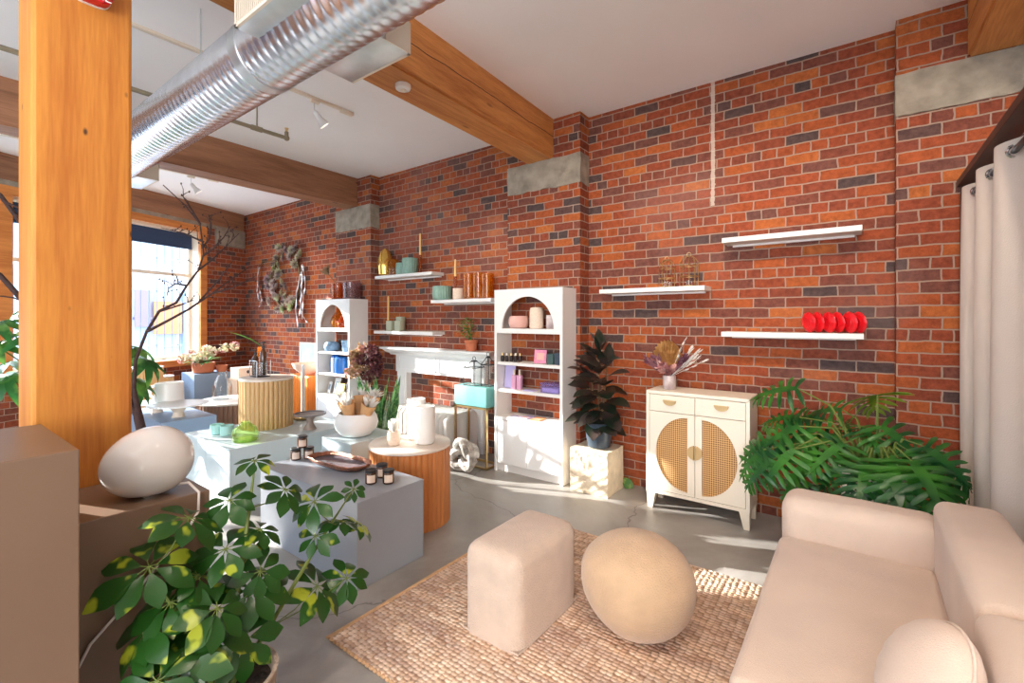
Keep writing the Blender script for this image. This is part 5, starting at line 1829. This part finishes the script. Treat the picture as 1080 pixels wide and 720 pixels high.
# ================================================================== plants
OBOV = (0.10, 0.42, 0.78, 1.0, 0.95, 0.55, 0.06)
OVAL = (0.10, 0.62, 0.95, 1.0, 0.85, 0.5, 0.04)
LANCE = (0.25, 0.8, 1.0, 0.85, 0.5, 0.04)

# umbrella plant in front of the taupe plinth
rs = random.Random(21)
PX, PY = -1.60, 0.640
t = thing('umbrella_plant', 'umbrella plant with yellow-splashed leaves in front of the taupe plinth', 'potted plant', (PX, PY, 0))
obj('pot', MB().lathe([(0.10, 0), (0.115, 0.01), (0.135, 0.17), (0.148, 0.31), (0.152, 0.33), (0.140, 0.33), (0.132, 0.29), (0.12, 0.1)], (PX, PY, 0), 40), M['basket'], t)
obj('soil', MB().lathe([(0.0, 0.29), (0.131, 0.29)], (PX, PY, 0), 28, cap0=False, cap1=False), M['soil'], t)
SCH = [(-1.70, 0.776, 0.955, 20), (-1.70, 0.885, 0.822, 24), (-1.69, 0.690, 0.845, 24), (-1.68, 0.57, 0.83, 30), (-1.66, 0.776, 0.725, 22), (-1.70, 1.00, 0.742, 30),
       (-1.66, 0.667, 0.70, 30), (-1.68, 0.467, 0.72, 36), (-1.62, 0.73, 0.55, 36), (-1.66, 0.98, 0.625, 22), (-1.70, 1.12, 0.625, 24),
       (-1.63, 0.97, 0.45, 36), (-1.72, 1.19, 0.73, 15), (-1.70, 1.20, 0.585, 24), (-1.66, 0.463, 0.56, 34), (-1.56, 0.504, 0.47, 36),
       (-1.56, 0.582, 0.50, 32), (-1.56, 0.678, 0.44, 34), (-1.66, 0.587, 0.65, 28), (-1.62, 1.09, 0.43, 26), (-1.64, 0.508, 0.61, 28),
       (-1.62, 0.758, 0.60, 24), (-1.55, 0.599, 0.58, 28), (-1.54, 0.446, 0.46, 26)]
lv, st = MB(), MB()
main = [Vector((PX, PY, 0.29)), Vector((PX - 0.02, PY + 0.03, 0.45)), Vector((PX - 0.05, PY + 0.07, 0.62)), Vector((PX - 0.08, PY + 0.11, 0.80)), Vector((-1.70, 0.776, 0.93))]
st.tube(main, [0.011, 0.009, 0.008, 0.006, 0.003], 7)
arm2 = [Vector((PX, PY + 0.02, 0.29)), Vector((-1.61, 0.78, 0.40)), Vector((-1.64, 0.92, 0.53)), Vector((-1.68, 1.06, 0.64)), Vector((-1.72, 1.19, 0.73))]
st.tube(arm2, [0.009, 0.008, 0.007, 0.005, 0.002], 7)
arm3 = [Vector((PX, PY - 0.02, 0.29)), Vector((-1.59, 0.57, 0.42)), Vector((-1.63, 0.52, 0.58)), Vector((-1.68, 0.47, 0.70))]
st.tube(arm3, [0.009, 0.008, 0.006, 0.003], 7)
nodes = main[1:] + arm2[1:] + arm3[1:]
for x, y, z, r in SCH:
    c = Vector((x, y, z))
    nd = min((p for p in nodes if p.z < z + 0.06), key=lambda p: (p - c).length, default=main[0])
    mid = (nd + c) / 2 + Vector((0, 0, -0.015))
    st.tube([nd, mid, c], 0.0022, 5)
    out = (c - nd)
    n = (out.normalized() * 0.5 + Vector((0.45, -0.25, 0.75)) + Vector((rs.uniform(-0.3, 0.3), rs.uniform(-0.3, 0.3), 0))).normalized()
    a0 = rs.uniform(0, 6.28)
    u_ = n.orthogonal().normalized()
    v_ = n.cross(u_)
    k = 8 if r > 22 else 7
    for i in range(k):
        a = a0 + 2 * math.pi * i / k + rs.uniform(-0.12, 0.12)
        d = u_ * math.cos(a) + v_ * math.sin(a)
        L_ = r * 0.0034 * rs.uniform(0.85, 1.12)
        d2 = (d + n * 0.05 + Vector((0, 0, -0.22))).normalized()
        st.tube([c, c + d2 * L_ * 0.22], 0.0016, 4)
        lv.leaf(c + d2 * L_ * 0.2, d2, n, L_, L_ * rs.uniform(0.48, 0.6), OBOV, rs.uniform(0.2, 0.9), 0.12)
for v in lv.bm.verts:
    if v.co.x < -1.795 and v.co.z < 0.87 and v.co.y < 0.70:
        v.co.x = -1.795 + 0.01 * rs.random()
obj('stems', st, M['stem'], t)
obj('foliage', lv, M['umbrella'], t, True, 70)

# split-leaf philodendron in the corner
QX, QY = 0.085, 3.245
t = thing('split_leaf_plant', 'big split-leaf plant in a white pot behind the sofa arm', 'potted plant', (QX, QY, 0))
obj('pot', MB().lathe([(0.12, 0), (0.14, 0.01), (0.172, 0.60), (0.176, 0.625), (0.166, 0.625), (0.16, 0.59), (0.13, 0.3)], (QX, QY, 0), 48), M['ceramic'], t)
obj('soil', MB().lathe([(0.0, 0.585), (0.158, 0.585)], (QX, QY, 0), 28, cap0=False, cap1=False), M['soil'], t)


def split_leaf(mb, base, d, n, L_, rs):
    d = d.normalized()
    n = (n - d * n.dot(d)).normalized()
    mb.leaf(base, d, n, L_, L_ * 0.17, (0.5, 1.0, 0.9, 0.75, 0.55, 0.3, 0.03), 0.7, 0.06)
    p = base.copy()
    N_ = 7
    dd, nn = d.copy(), n.copy()
    s = dd.cross(nn).normalized()
    for i in range(N_):
        f = i / (N_ - 1)
        ll = L_ * (0.58 - 0.26 * abs(f - 0.30) - 0.14 * f)
        ang = R(108 - 72 * f)
        for sg in (-1, 1):
            ld = (dd * math.cos(ang) + s * sg * math.sin(ang)).normalized()
            mb.leaf(p + dd * 0.01, ld, nn + s * sg * 0.15, ll * rs.uniform(0.9, 1.08), L_ * 0.088, (0.75, 0.8, 0.95, 1.0, 0.75, 0.05), 0.55 + rs.uniform(-0.2, 0.3), 0.22, rs.uniform(-0.4, 0.4))
        p = p + dd * (L_ * 0.86 / N_)
        q = Matrix.Rotation(-0.7 / N_, 3, s)
        dd = (q @ dd).normalized()
        nn = (q @ nn).normalized()


PHI = [(-0.45, 3.401, 0.996, 0.22), (-0.318, 3.499, 0.819, 0.183), (-0.199, 3.463, 0.887, 0.2), (-0.52, 3.287, 0.65, 0.216), (-0.498, 3.117, 0.52, 0.171),
       (0.066, 3.42, 1.002, 0.22), (0.0, 3.5, 0.699, 0.149), (-0.121, 3.21, 0.58, 0.194), (0.184, 3.10, 0.58, 0.213), (0.34, 3.36, 0.679, 0.17), (0.25, 3.38, 0.716, 0.18),
       (-0.319, 3.188, 0.469, 0.168), (0.36, 3.30, 0.60, 0.15), (-0.321, 3.311, 0.723, 0.232), (-0.108, 3.5, 0.757, 0.175), (0.109, 3.30, 0.69, 0.185),
       (-0.215, 3.327, 0.69, 0.205), (0.31, 3.14, 0.60, 0.152), (-0.023, 3.45, 0.60, 0.149), (-0.416, 3.427, 0.819, 0.183), (-0.27, 3.15, 0.60, 0.2), (-0.40, 3.25, 0.74, 0.2),
       (0.12, 2.98, 0.64, 0.22), (0.22, 2.96, 0.66, 0.22), (-0.02, 3.02, 0.63, 0.19), (0.30, 3.06, 0.70, 0.20), (0.36, 3.12, 0.74, 0.18), (0.20, 3.20, 0.80, 0.2), (0.05, 3.25, 0.82, 0.17), (0.40, 3.2, 0.68, 0.17), (-0.15, 3.1, 0.70, 0.19), (-0.55, 3.2, 0.56, 0.18), (-0.38, 3.1, 0.60, 0.2),
       (0.15, 2.90, 0.66, 0.23), (0.27, 2.92, 0.68, 0.22), (0.02, 2.93, 0.64, 0.20)]
lv, ly, st = MB(), MB(), MB()
rs = random.Random(4)
crown = Vector((QX, QY, 0.62))
for i, (x, y, z, r) in enumerate(PHI):
    c = Vector((x, y, z))
    o_ = c - crown
    flat = Vector((o_.x, o_.y, 0))
    if flat.length < 0.05:
        flat = Vector((0.3, -0.8, 0))
    droop = 0.15 if z > 0.8 else (0.6 if z > 0.62 else 1.1)
    d = (flat.normalized() * 1.0 + Vector((0, -0.25, -droop))).normalized()
    n = Vector((rs.uniform(-0.2, 0.2), -0.55, 0.85))
    L_ = r * 1.5
    base = c - d * L_ * 0.45
    base.y = min(base.y, 3.60)
    tgt = ly if i in (5, 6) else lv
    split_leaf(tgt, base, d, n, L_, rs)
    mid = crown.lerp(base, 0.55) + Vector((0, 0, 0.10 if z > 0.55 else 0.16))
    st.tube([crown + Vector((flat.normalized().x * 0.03, flat.normalized().y * 0.03, -0.04)), mid, base], [0.008, 0.006, 0.004], 6)
for v in list(lv.bm.verts) + list(ly.bm.verts):
    if v.co.y > 3.78:
        v.co.y = 3.78 - 0.01 * rs.random()
    if v.co.x > 0.445:
        v.co.x = 0.445 - 0.01 * rs.random()
    if v.co.y < 2.80 and v.co.z < 0.635:
        v.co.z = 0.635 + 0.006 * rs.random()
obj('leaf_stalks', st, M['stem'], t)
obj('foliage', lv, M['philo'], t, True, 70)
yf = obj('young_leaves', ly, M['philo_young'], t, True, 70)
yf['label'] = 'yellow-green young leaves'

# rubber plant
RX, RY, RZ = -1.775, 3.635, 0.3685
t = thing('rubber_plant', 'dark burgundy rubber plant in a charcoal pot on the stone cube', 'potted plant', (RX, RY, RZ))
pt = obj('pot', MB().lathe([(0.088, 0), (0.095, 0.006), (0.103, 0.068), (0.106, 0.070), (0.118, 0.205), (0.122, 0.212), (0.114, 0.212), (0.108, 0.17), (0.09, 0.05)], (RX, RY, RZ), 44), M['pot_blue'], t)
obj('soil', MB().lathe([(0.0, 0.185), (0.109, 0.185)], (RX, RY, RZ), 24, cap0=False, cap1=False), M['soil'], t)
lv, st = MB(), MB()
rs = random.Random(9)
for sx_, sy_, hh_ in ((0.0, 0.0, 0.62), (-0.05, 0.02, 0.45), (0.05, -0.02, 0.5)):
    b0 = Vector((RX + sx_ * 0.5, RY + sy_, RZ + 0.185))
    tp = Vector((RX + sx_ * 1.6, RY + sy_, RZ + 0.185 + hh_))
    st.tube([b0, b0.lerp(tp, 0.5) + Vector((sx_ * 0.2, 0, 0)), tp], [0.008, 0.007, 0.004], 7)
    nl = int(hh_ / 0.036)
    for i in range(nl):
        f = (i + 0.6) / nl
        a = i * 2.4 + sx_ * 20
        p = b0.lerp(tp, f)
        el = -0.25 + 1.15 * f * f + rs.uniform(-0.15, 0.15)
        d = Vector((math.cos(a) * math.cos(el), math.sin(a) * math.cos(el), math.sin(el)))
        if d.y > 0.35:
            d.y = -abs(d.y) * 0.5
        L_ = rs.uniform(0.19, 0.27) * (1.0 if f < 0.9 else 0.8)
        st.tube([p, p + d * 0.045], 0.0035, 5)
        lv.leaf(p + d * 0.04, d, Vector((0, -0.3, 1)) if abs(d.z) < 0.85 else Vector((0.3, -1, 0.2)), L_, L_ * 0.62, OVAL, rs.uniform(0.2, 0.6), 0.18)
    lv.leaf(tp, Vector((sx_ * 3, 0.1, 1)), Vector((0.8, -0.6, -0.2)), 0.2, 0.11, OVAL, 0.3, 0.25)
    lv.leaf(tp, Vector((-sx_ - 0.3, -0.1, 0.9)), Vector((0.5, 0.6, 0.6)), 0.19, 0.10, OVAL, 0.3, 0.25)
for v in lv.bm.verts:
    if v.co.y > 3.90:
        v.co.y = 3.90
    if v.co.x < -2.045:
        v.co.x = -2.045 + 0.01 * rs.random()
obj('stems', st, M['brown_stem'], t)
obj('foliage', lv, M['rubber'], t, True, 70)
single('fallen_leaf', MB().leaf((-1.63, 3.84, 0.075), Vector((0.5, -0.3, -0.5)), Vector((0, -0.5, 1)), 0.13, 0.085, OVAL, 0.6, 0.25), M['small_leaf'], 'small green leaf lying by the wall at the right of the stone cube', 'leaf')

# dried bouquet on the cream cabinet
DX, DYY, DZZ = -1.185, 3.66, 0.9055
t = thing('dried_bouquet', 'vase of dried palm fan, pink and mauve plumes on the cream cabinet', 'flower vase', (DX, DYY, DZZ))
obj('vase', MB().lathe([(0.044, 0), (0.048, 0.005), (0.050, 0.10), (0.047, 0.105), (0.043, 0.10), (0.042, 0.01)], (DX, DYY, DZZ), 30), M['marble'], t)
rs = random.Random(8)
mb = MB()
# pleated palm fan
fc = Vector((DX - 0.03, DYY + 0.03, DZZ + 0.14))
cols = []
for k in range(25):
    a = R(-58 + 116 * k / 24) + R(4)
    rr_ = 0.245 * (0.80 + 0.20 * math.cos((k / 24 - 0.5) * 3.0)) * (1.0 if k % 2 == 0 else 0.95)
    zz = 0.010 if k % 2 else -0.010
    v0 = mb.bm.verts.new(fc + Vector((math.sin(a) * 0.03, 0, math.cos(a) * 0.02)))
    v1 = mb.bm.verts.new(fc + Vector((math.sin(a) * rr_ * 0.72, zz, math.cos(a) * rr_)))
    cols.append((v0, v1))
for (a0, b0), (a1, b1) in zip(cols[:-1], cols[1:]):
    mb.bm.faces.new((a0, b0, b1, a1))
r_ = bmesh.ops.solidify(mb.bm, geom=mb.bm.faces[:], thickness=0.002)
obj('palm_fan', mb, M['fan'], t, False)


def plume(mb, p0, d, L_, wd, n_, rs, leafw=0.014, leafl=0.05):
    d = d.normalized()
    mb.tube([p0, p0 + d * L_], 0.0018, 4)
    for k in range(n_):
        f = rs.uniform(0.4, 1.0)
        a = rs.uniform(0, 6.28)
        u_ = d.orthogonal().normalized()
        sd = u_ * math.cos(a) + d.cross(u_) * math.sin(a)
        mb.leaf(p0 + d * L_ * f, (d * 0.9 + sd * wd).normalized(), sd, leafl * rs.uniform(0.7, 1.2), leafw, (0.4, 1, 0.8, 0.1), 0.4, 0.2)


top = Vector((DX, DYY, DZZ + 0.09))
mb = MB()
for k in range(6):
    plume(mb, top, Vector((-0.75 + rs.uniform(-0.3, 0.25), -0.1 + rs.uniform(-0.2, 0.2), 0.9 + rs.uniform(-0.35, 0.15))), rs.uniform(0.17, 0.235), 0.7, 26, rs)
for k in range(5):
    plume(mb, top, Vector((0.6 + rs.uniform(-0.2, 0.3), rs.uniform(-0.2, 0.2), 0.9)), rs.uniform(0.18, 0.24), 0.6, 22, rs)
obj('mauve_plumes', mb, M['plume_mauve'], t)
mb = MB()
for k in range(16):
    d = Vector((rs.uniform(-0.5, 0.55), -0.35 + rs.uniform(-0.3, 0.2), rs.uniform(0.5, 1.1)))
    plume(mb, top + Vector((0, -0.01, 0)), d, rs.uniform(0.07, 0.16), 1.1, 26, rs, 0.022, 0.032)
obj('pink_blooms', mb, M['plume_pink'], t)
mb = MB()
for k in range(8):
    d = Vector((0.75 + rs.uniform(-0.35, 0.45), rs.uniform(-0.15, 0.15), 0.75 + rs.uniform(-0.2, 0.45)))
    plume(mb, top, d, rs.uniform(0.26, 0.33), 0.3, 9, rs, 0.014, 0.04)
obj('pale_grasses', mb, M['white_plume'], t)

# snake plant
SX, SY = -3.96, 3.06
t = thing('snake_plant', 'snake plant with upright blades in a terracotta pot near the mantel', 'potted plant', (SX, SY, 0))
obj('pot', MB().lathe([(0.11, 0), (0.12, 0.008), (0.15, 0.25), (0.16, 0.255), (0.16, 0.295), (0.148, 0.295), (0.14, 0.25)], (SX, SY, 0), 36), M['terracotta'], t)
obj('soil', MB().lathe([(0.0, 0.26), (0.141, 0.26)], (SX, SY, 0), 24, cap0=False, cap1=False), M['soil'], t)
mb = MB()
rs = random.Random(12)
for k in range(34):
    a = rs.uniform(0, 6.28)
    rr_ = rs.uniform(0.01, 0.11)
    p = Vector((SX + rr_ * math.cos(a), SY + rr_ * math.sin(a), 0.25))
    d = Vector((math.cos(a) * rs.uniform(0.05, 0.3), math.sin(a) * 0.2, 1))
    mb.leaf(p, d, Vector((math.cos(a + 1.3), math.sin(a + 1.3) - 0.6, 0)), rs.uniform(0.35, 0.68), rs.uniform(0.045, 0.065), (0.6, 0.8, 1, 1, 0.9, 0.6, 0.03), rs.uniform(-0.2, 0.2), 0.3, rs.uniform(-0.6, 0.6))
obj('blades', mb, M['snake'], t, True, 70)

# dried hydrangeas by the far bookcase
HX, HY = -4.66, 3.42
t = thing('dried_hydrangeas', 'tall teal vase of beige and maroon dried blooms beside the far bookcase', 'flower vase', (HX, HY, 0))
obj('vase', MB().lathe([(0.10, 0), (0.12, 0.01), (0.145, 0.30), (0.12, 0.52), (0.085, 0.60), (0.09, 0.63), (0.08, 0.63), (0.11, 0.5)], (HX, HY, 0), 36), M['teal_pot'], t)
rs = random.Random(2)
mbA, mbB, st = MB(), MB(), MB()
for k in range(26):
    dx = rs.uniform(-0.20, 0.22)
    z = rs.uniform(0.70, 1.12)
    c = Vector((HX + dx, HY + rs.uniform(-0.12, 0.06), z))
    tgt = mbB if dx > -0.03 + rs.uniform(-0.05, 0.05) and z > 0.76 else mbA
    st.tube([(HX, HY, 0.55), (HX + dx * 0.4, HY, 0.55 + (z - 0.55) * 0.5), c], 0.003, 5)
    for q in range(40):
        d = Vector((rs.gauss(0, 1), rs.gauss(0, 1), rs.gauss(0, 1))).normalized()
        tgt.leaf(c + d * 0.045, (d + Vector((rs.uniform(-1, 1), rs.uniform(-1, 1), rs.uniform(-1, 1))) * 0.9), d, 0.04, 0.036, (0.3, 1, 0.9, 0.2), 0.3, 0.1)
obj('stems', st, M['brown_stem'], t)
obj('beige_blooms', mbA, M['dried'], t)
obj('maroon_blooms', mbB, M['maroon'], t)

# wreath
WR = [(-7.601, 2.608, 1), (-7.449, 2.62, 0), (-7.205, 2.547, 1), (-7.062, 2.559, 0), (-7.253, 2.451, 1), (-7.449, 2.441, 0), (-7.016, 2.407, 1), (-7.109, 2.315, 0), (-7.704, 2.461, 0),
      (-7.601, 2.35, 1), (-7.756, 2.283, 1), (-7.862, 2.158, 0), (-7.652, 2.146, 1), (-7.809, 2.05, 1), (-7.601, 2.221, 0), (-7.942, 2.003, 0), (-7.652, 1.991, 1), (-7.5, 1.882, 0),
      (-7.601, 1.808, 0), (-7.888, 1.751, 2), (-7.704, 1.837, 1), (-7.35, 1.953, 0), (-7.301, 1.725, 1), (-7.449, 1.626, 2), (-7.652, 1.616, 1), (-7.205, 1.647, 2), (-7.205, 1.772, 1),
      (-7.969, 2.111, 0), (-7.4, 1.803, 0), (-7.782, 1.931, 1), (-7.35, 2.56, 0), (-6.923, 2.473, 0), (-7.474, 2.06, 0)]
t = thing('wreath', 'big succulent wreath with pale ribbons hanging on the far brick wall', 'wreath', (-7.45, 3.90, 1.3))
mb = MB().tube([(-7.45 + 0.42 * math.cos(a), 3.895, 2.09 + 0.47 * math.sin(a)) for a in [2 * math.pi * k / 48 for k in range(48)]], 0.022, 8, closed=True)
mb.tube([(-7.70, 3.90, 2.435), (-7.97, 3.895, 2.43), (-8.24, 3.89, 2.45), (-8.30, 3.89, 2.345)], 0.008, 6)
mb.tube([(-7.72, 3.90, 2.40), (-8.0, 3.89, 2.36), (-8.28, 3.89, 2.42)], 0.006, 6)
obj('vine_ring', mb, M['brown_stem'], t)
rs = random.Random(6)
for x, z, k in WR:
    tgt = MB()
    R0 = 0.105 if k == 2 else rs.uniform(0.07, 0.095)
    ax = Vector((rs.uniform(-0.5, 0.5), -1, rs.uniform(-0.4, 0.4))).normalized()
    u_ = ax.orthogonal().normalized()
    v_ = ax.cross(u_)
    c = Vector((x, 3.86, z))
    for ringi, (el, nn) in enumerate(((0.15, 9), (0.55, 8), (1.0, 6))):
        for i in range(nn):
            a = 2 * math.pi * (i + 0.5 * ringi) / nn
            d = (u_ * math.cos(a) + v_ * math.sin(a)) * math.cos(el) + ax * math.sin(el)
            tgt.leaf(c, d, ax, R0 * (1.05 - 0.2 * ringi), R0 * 0.5, (0.5, 0.9, 1.0, 0.7, 0.05), -0.5, 0.3)
    for v in tgt.bm.verts:
        v.co.y = min(v.co.y, 3.912)
    obj('rosette', tgt, M['succulent_dark'] if k == 0 else M['succulent'], t, True, 60)
RB = [[(-8.302, 2.345), (-8.359, 2.103), (-8.274, 1.909), (-8.217, 1.772), (-8.302, 1.665)], [(-6.878, 2.299), (-6.969, 2.085), (-7.062, 1.867), (-7.086, 1.596), (-7.016, 1.3)],
      [(-6.878, 2.299), (-6.81, 2.125), (-6.787, 1.955), (-6.855, 1.739), (-6.878, 1.448)], [(-6.9, 2.276), (-6.946, 1.986), (-6.969, 1.742), (-6.946, 1.545), (-6.787, 1.399)],
      [(-6.92, 2.29), (-6.90, 2.0), (-6.93, 1.75), (-6.98, 1.5)], [(-8.29, 2.345), (-8.30, 2.12), (-8.33, 1.92), (-8.27, 1.78)]]
for i, rb in enumerate(RB):
    pts = [Vector((x, 3.87 - 0.012 * (i % 3), z)) for x, z in rb]
    fine = []
    for a, b in zip(pts[:-1], pts[1:]):
        for q in range(4):
            fine.append(a.lerp(b, q / 4))
    fine.append(pts[-1])
    mb = MB()
    ring = []
    for j, p in enumerate(fine):
        tw = 0.9 * math.sin(j * 0.8 + i)
        hw = 0.034
        s_ = Vector((math.cos(tw), -abs(math.sin(tw)) * 0.8, 0.1)) * hw
        ring.append([p - s_, p - s_ + Vector((0, -0.003, 0)), p + s_ + Vector((0, -0.003, 0)), p + s_])
    mb.loft(ring)
    obj('ribbon', mb, M['ribbon'], t, True, 60)

# bare branch behind the column
t = thing('bare_branch', 'tall bare dark branch rising between the column and the window', 'branch', (-3.59, 1.07, 0))
obj('pot', MB().lathe([(0.13, 0), (0.15, 0.01), (0.16, 0.30), (0.15, 0.32), (0.14, 0.30), (0.13, 0.05)], (-3.585, 1.075, 0), 32), M['black'], t)
obj('soil', MB().lathe([(0.0, 0.27), (0.14, 0.27)], (-3.585, 1.075, 0), 24, cap0=False, cap1=False), M['soil'], t)
rs = random.Random(31)
mb = MB()


def limb(mb, pts, r0, r1):
    n_ = len(pts)
    mb.tube(pts, [r0 + (r1 - r0) * i / (n_ - 1) for i in range(n_)], 7)


BR = [(-3.59, 1.072, 0.10), (-3.65, 1.03, 0.45), (-3.717, 0.978, 0.819), (-3.741, 0.96, 1.002), (-3.732, 0.967, 1.185), (-3.697, 1.017, 1.373), (-3.657, 1.072, 1.503)]
mb.tube(BR, [0.034, 0.032, 0.027, 0.014, 0.010, 0.009, 0.009], 8)
limb(mb, [(-3.657, 1.072, 1.503), (-3.58, 1.142, 1.558), (-3.525, 1.183, 1.67), (-3.465, 1.227, 1.769), (-3.424, 1.245, 1.873), (-3.399, 1.214, 2.063), (-3.442, 1.144, 2.177), (-3.494, 1.044, 2.29)], 0.009, 0.003)
limb(mb, [(-3.692, 1.021, 1.373), (-3.624, 1.109, 1.441), (-3.55, 1.202, 1.516), (-3.468, 1.312, 1.624), (-3.419, 1.385, 1.703), (-3.359, 1.493, 1.804)], 0.010, 0.003)
twigs = [[(-3.434, 1.238, 1.91), (-3.405, 1.271, 1.98), (-3.412, 1.279, 2.081), (-3.422, 1.272, 2.137)], [(-3.429, 1.241, 1.861), (-3.397, 1.29, 1.913), (-3.364, 1.34, 1.992), (-3.35, 1.375, 2.071)],
         [(-3.465, 1.227, 1.769), (-3.434, 1.288, 1.835), (-3.385, 1.348, 1.919), (-3.326, 1.418, 2.024)], [(-3.525, 1.183, 1.67), (-3.526, 1.12, 1.679), (-3.525, 1.083, 1.646), (-3.51, 1.069, 1.597)],
         [(-3.657, 1.072, 1.5), (-3.501, 1.138, 1.54), (-3.428, 1.192, 1.575)], [(-3.399, 1.214, 2.063), (-3.41, 1.17, 2.15), (-3.43, 1.12, 2.24)], [(-3.41, 1.24, 1.95), (-3.47, 1.15, 2.0), (-3.55, 1.05, 2.03)],
         [(-3.52, 1.24, 1.55), (-3.46, 1.35, 1.72), (-3.43, 1.43, 1.86)], [(-3.468, 1.312, 1.624), (-3.38, 1.40, 1.66), (-3.28, 1.50, 1.74)]]
for tw in twigs:
    limb(mb, tw, 0.007, 0.002)
    for a, b in zip(tw[:-1], tw[1:]):
        a, b = Vector(a), Vector(b)
        for k in range(3):
            p = a.lerp(b, rs.random())
            d = Vector((rs.uniform(-0.6, 0.6), rs.uniform(-0.6, 0.6), rs.uniform(-0.1, 0.9))).normalized()
            q = p + d * rs.uniform(0.04, 0.11)
            mb.tube([p, p.lerp(q, 0.5) + Vector((0.005, 0.004, 0.006)), q], [0.003, 0.0022, 0.0012], 5)
            mb.ico(q, 0.005, 1, (1, 1, 1.6))
limb(mb, [(-3.717, 0.978, 0.819), (-3.811, 0.784, 1.311), (-4.117, 0.494, 1.592), (-4.136, 0.418, 1.715), (-4.319, 0.282, 1.828)], 0.020, 0.012)
limb(mb, [(-3.741, 0.96, 1.002), (-3.905, 0.714, 1.665), (-4.045, 0.486, 2.045), (-4.063, 0.41, 2.185), (-4.121, 0.305, 2.254)], 0.016, 0.010)
limb(mb, [(-4.0, 0.60, 1.50), (-4.10, 0.47, 1.58), (-4.2, 0.36, 1.60)], 0.006, 0.003)
limb(mb, [(-4.06, 0.42, 2.15), (-4.0, 0.50, 2.10), (-3.94, 0.58, 2.02)], 0.007, 0.003)
obj('branches', mb, M['bark'], t, True, 60)

# big leafy plant behind the column
LX, LY = -6.0, 1.02
t = thing('leafy_plant', 'big leafy green plant behind the timber column by the window', 'potted plant', (LX, LY, 0))
obj('pot', MB().lathe([(0.17, 0), (0.19, 0.01), (0.23, 0.40), (0.22, 0.42), (0.21, 0.40), (0.18, 0.1)], (LX, LY, 0), 36), M['terracotta'], t)
obj('soil', MB().lathe([(0.0, 0.38), (0.211, 0.38)], (LX, LY, 0), 24, cap0=False, cap1=False), M['soil'], t)
lv, st = MB(), MB()
rs = random.Random(14)
for k in range(17):
    a = k * 2.39996
    hh_ = rs.uniform(0.35, 1.25)
    rad = rs.uniform(0.2, 0.62)
    c = Vector((LX + rad * math.cos(a) * 0.7, LY + rad * math.sin(a) * 1.15, 0.4 + hh_))
    st.tube([(LX, LY, 0.38), (LX + rad * 0.3 * math.cos(a), LY + rad * 0.3 * math.sin(a), 0.4 + hh_ * 0.6), c], [0.011, 0.008, 0.005], 6)
    n = Vector((math.cos(a) * 0.4 + 0.3, math.sin(a) * 0.4, 0.9)).normalized()
    u_ = n.orthogonal().normalized()
    v_ = n.cross(u_)
    for i in range(9):
        b = 2 * math.pi * i / 9 + rs.uniform(-0.15, 0.15)
        d = u_ * math.cos(b) + v_ * math.sin(b) + Vector((0, 0, -0.25))
        lv.leaf(c, d, n, rs.uniform(0.22, 0.34), 0.075, LANCE, rs.uniform(0.5, 1.1), 0.15)
obj('stalks', st, M['stem'], t)
obj('foliage', lv, M['palm'], t, True, 70)

# ================================================================== outside
mb = MB().box(-60, -5.0, -45, 45, -0.42, -0.32)
o = struct('street_ground', mb, M['street'])


def facade_building(label, x, y0, y1, h, mwall, bays, floors, strip=None):
    t = thing('street_building', label, 'building', (x, (y0 + y1) / 2, -0.32), 'pale buildings across the street')
    obj('wall', MB().box(x - 5, x, y0, y1, -0.32, h), mwall, t, False)
    wd = (y1 - y0) / bays
    for f in range(floors):
        z0 = 0.55 + f * (h - 0.2) / floors
        for b in range(bays):
            a = y0 + wd * b + wd * 0.16
            wn = obj('window', MB().box(x + 0.001, x + 0.06, a, a + wd * 0.68, z0, z0 + (h / floors) * 0.62), M['bldg_glass'], t, False)
            mb = MB()
            for q in range(4):
                yy = a + wd * 0.68 * q / 3
                mb.box(x + 0.061, x + 0.10, yy - 0.04, yy + 0.04, z0, z0 + (h / floors) * 0.62)
            for q in range(3):
                zz = z0 + (h / floors) * 0.62 * q / 2
                mb.box(x + 0.061, x + 0.10, a, a + wd * 0.68, zz - 0.04, zz + 0.04)
            obj('window_frame', mb, M['bldg'], wn, False)
    obj('cornice', MB().box(x - 5.1, x + 0.25, y0 - 0.1, y1 + 0.1, h, h + 0.3), M['bldg'], t, False)
    return t


b1 = facade_building('white building with tall windows across the street', -19.0, 1.6, 15.5, 9.0, M['bldg'], 5, 3)
obj('hoarding', MB().box(-18.85, -18.75, 5.35, 6.15, 0.95, 2.05), M['bldg_orange'], b1, False)
obj('hoarding', MB().box(-18.84, -18.74, 4.85, 5.25, 1.2, 2.4), M['bldg_purple'], b1, False)
obj('hoarding', MB().box(-18.86, -18.76, 6.2, 6.6, -0.3, 2.4), M['bldg_blue'], b1, False)
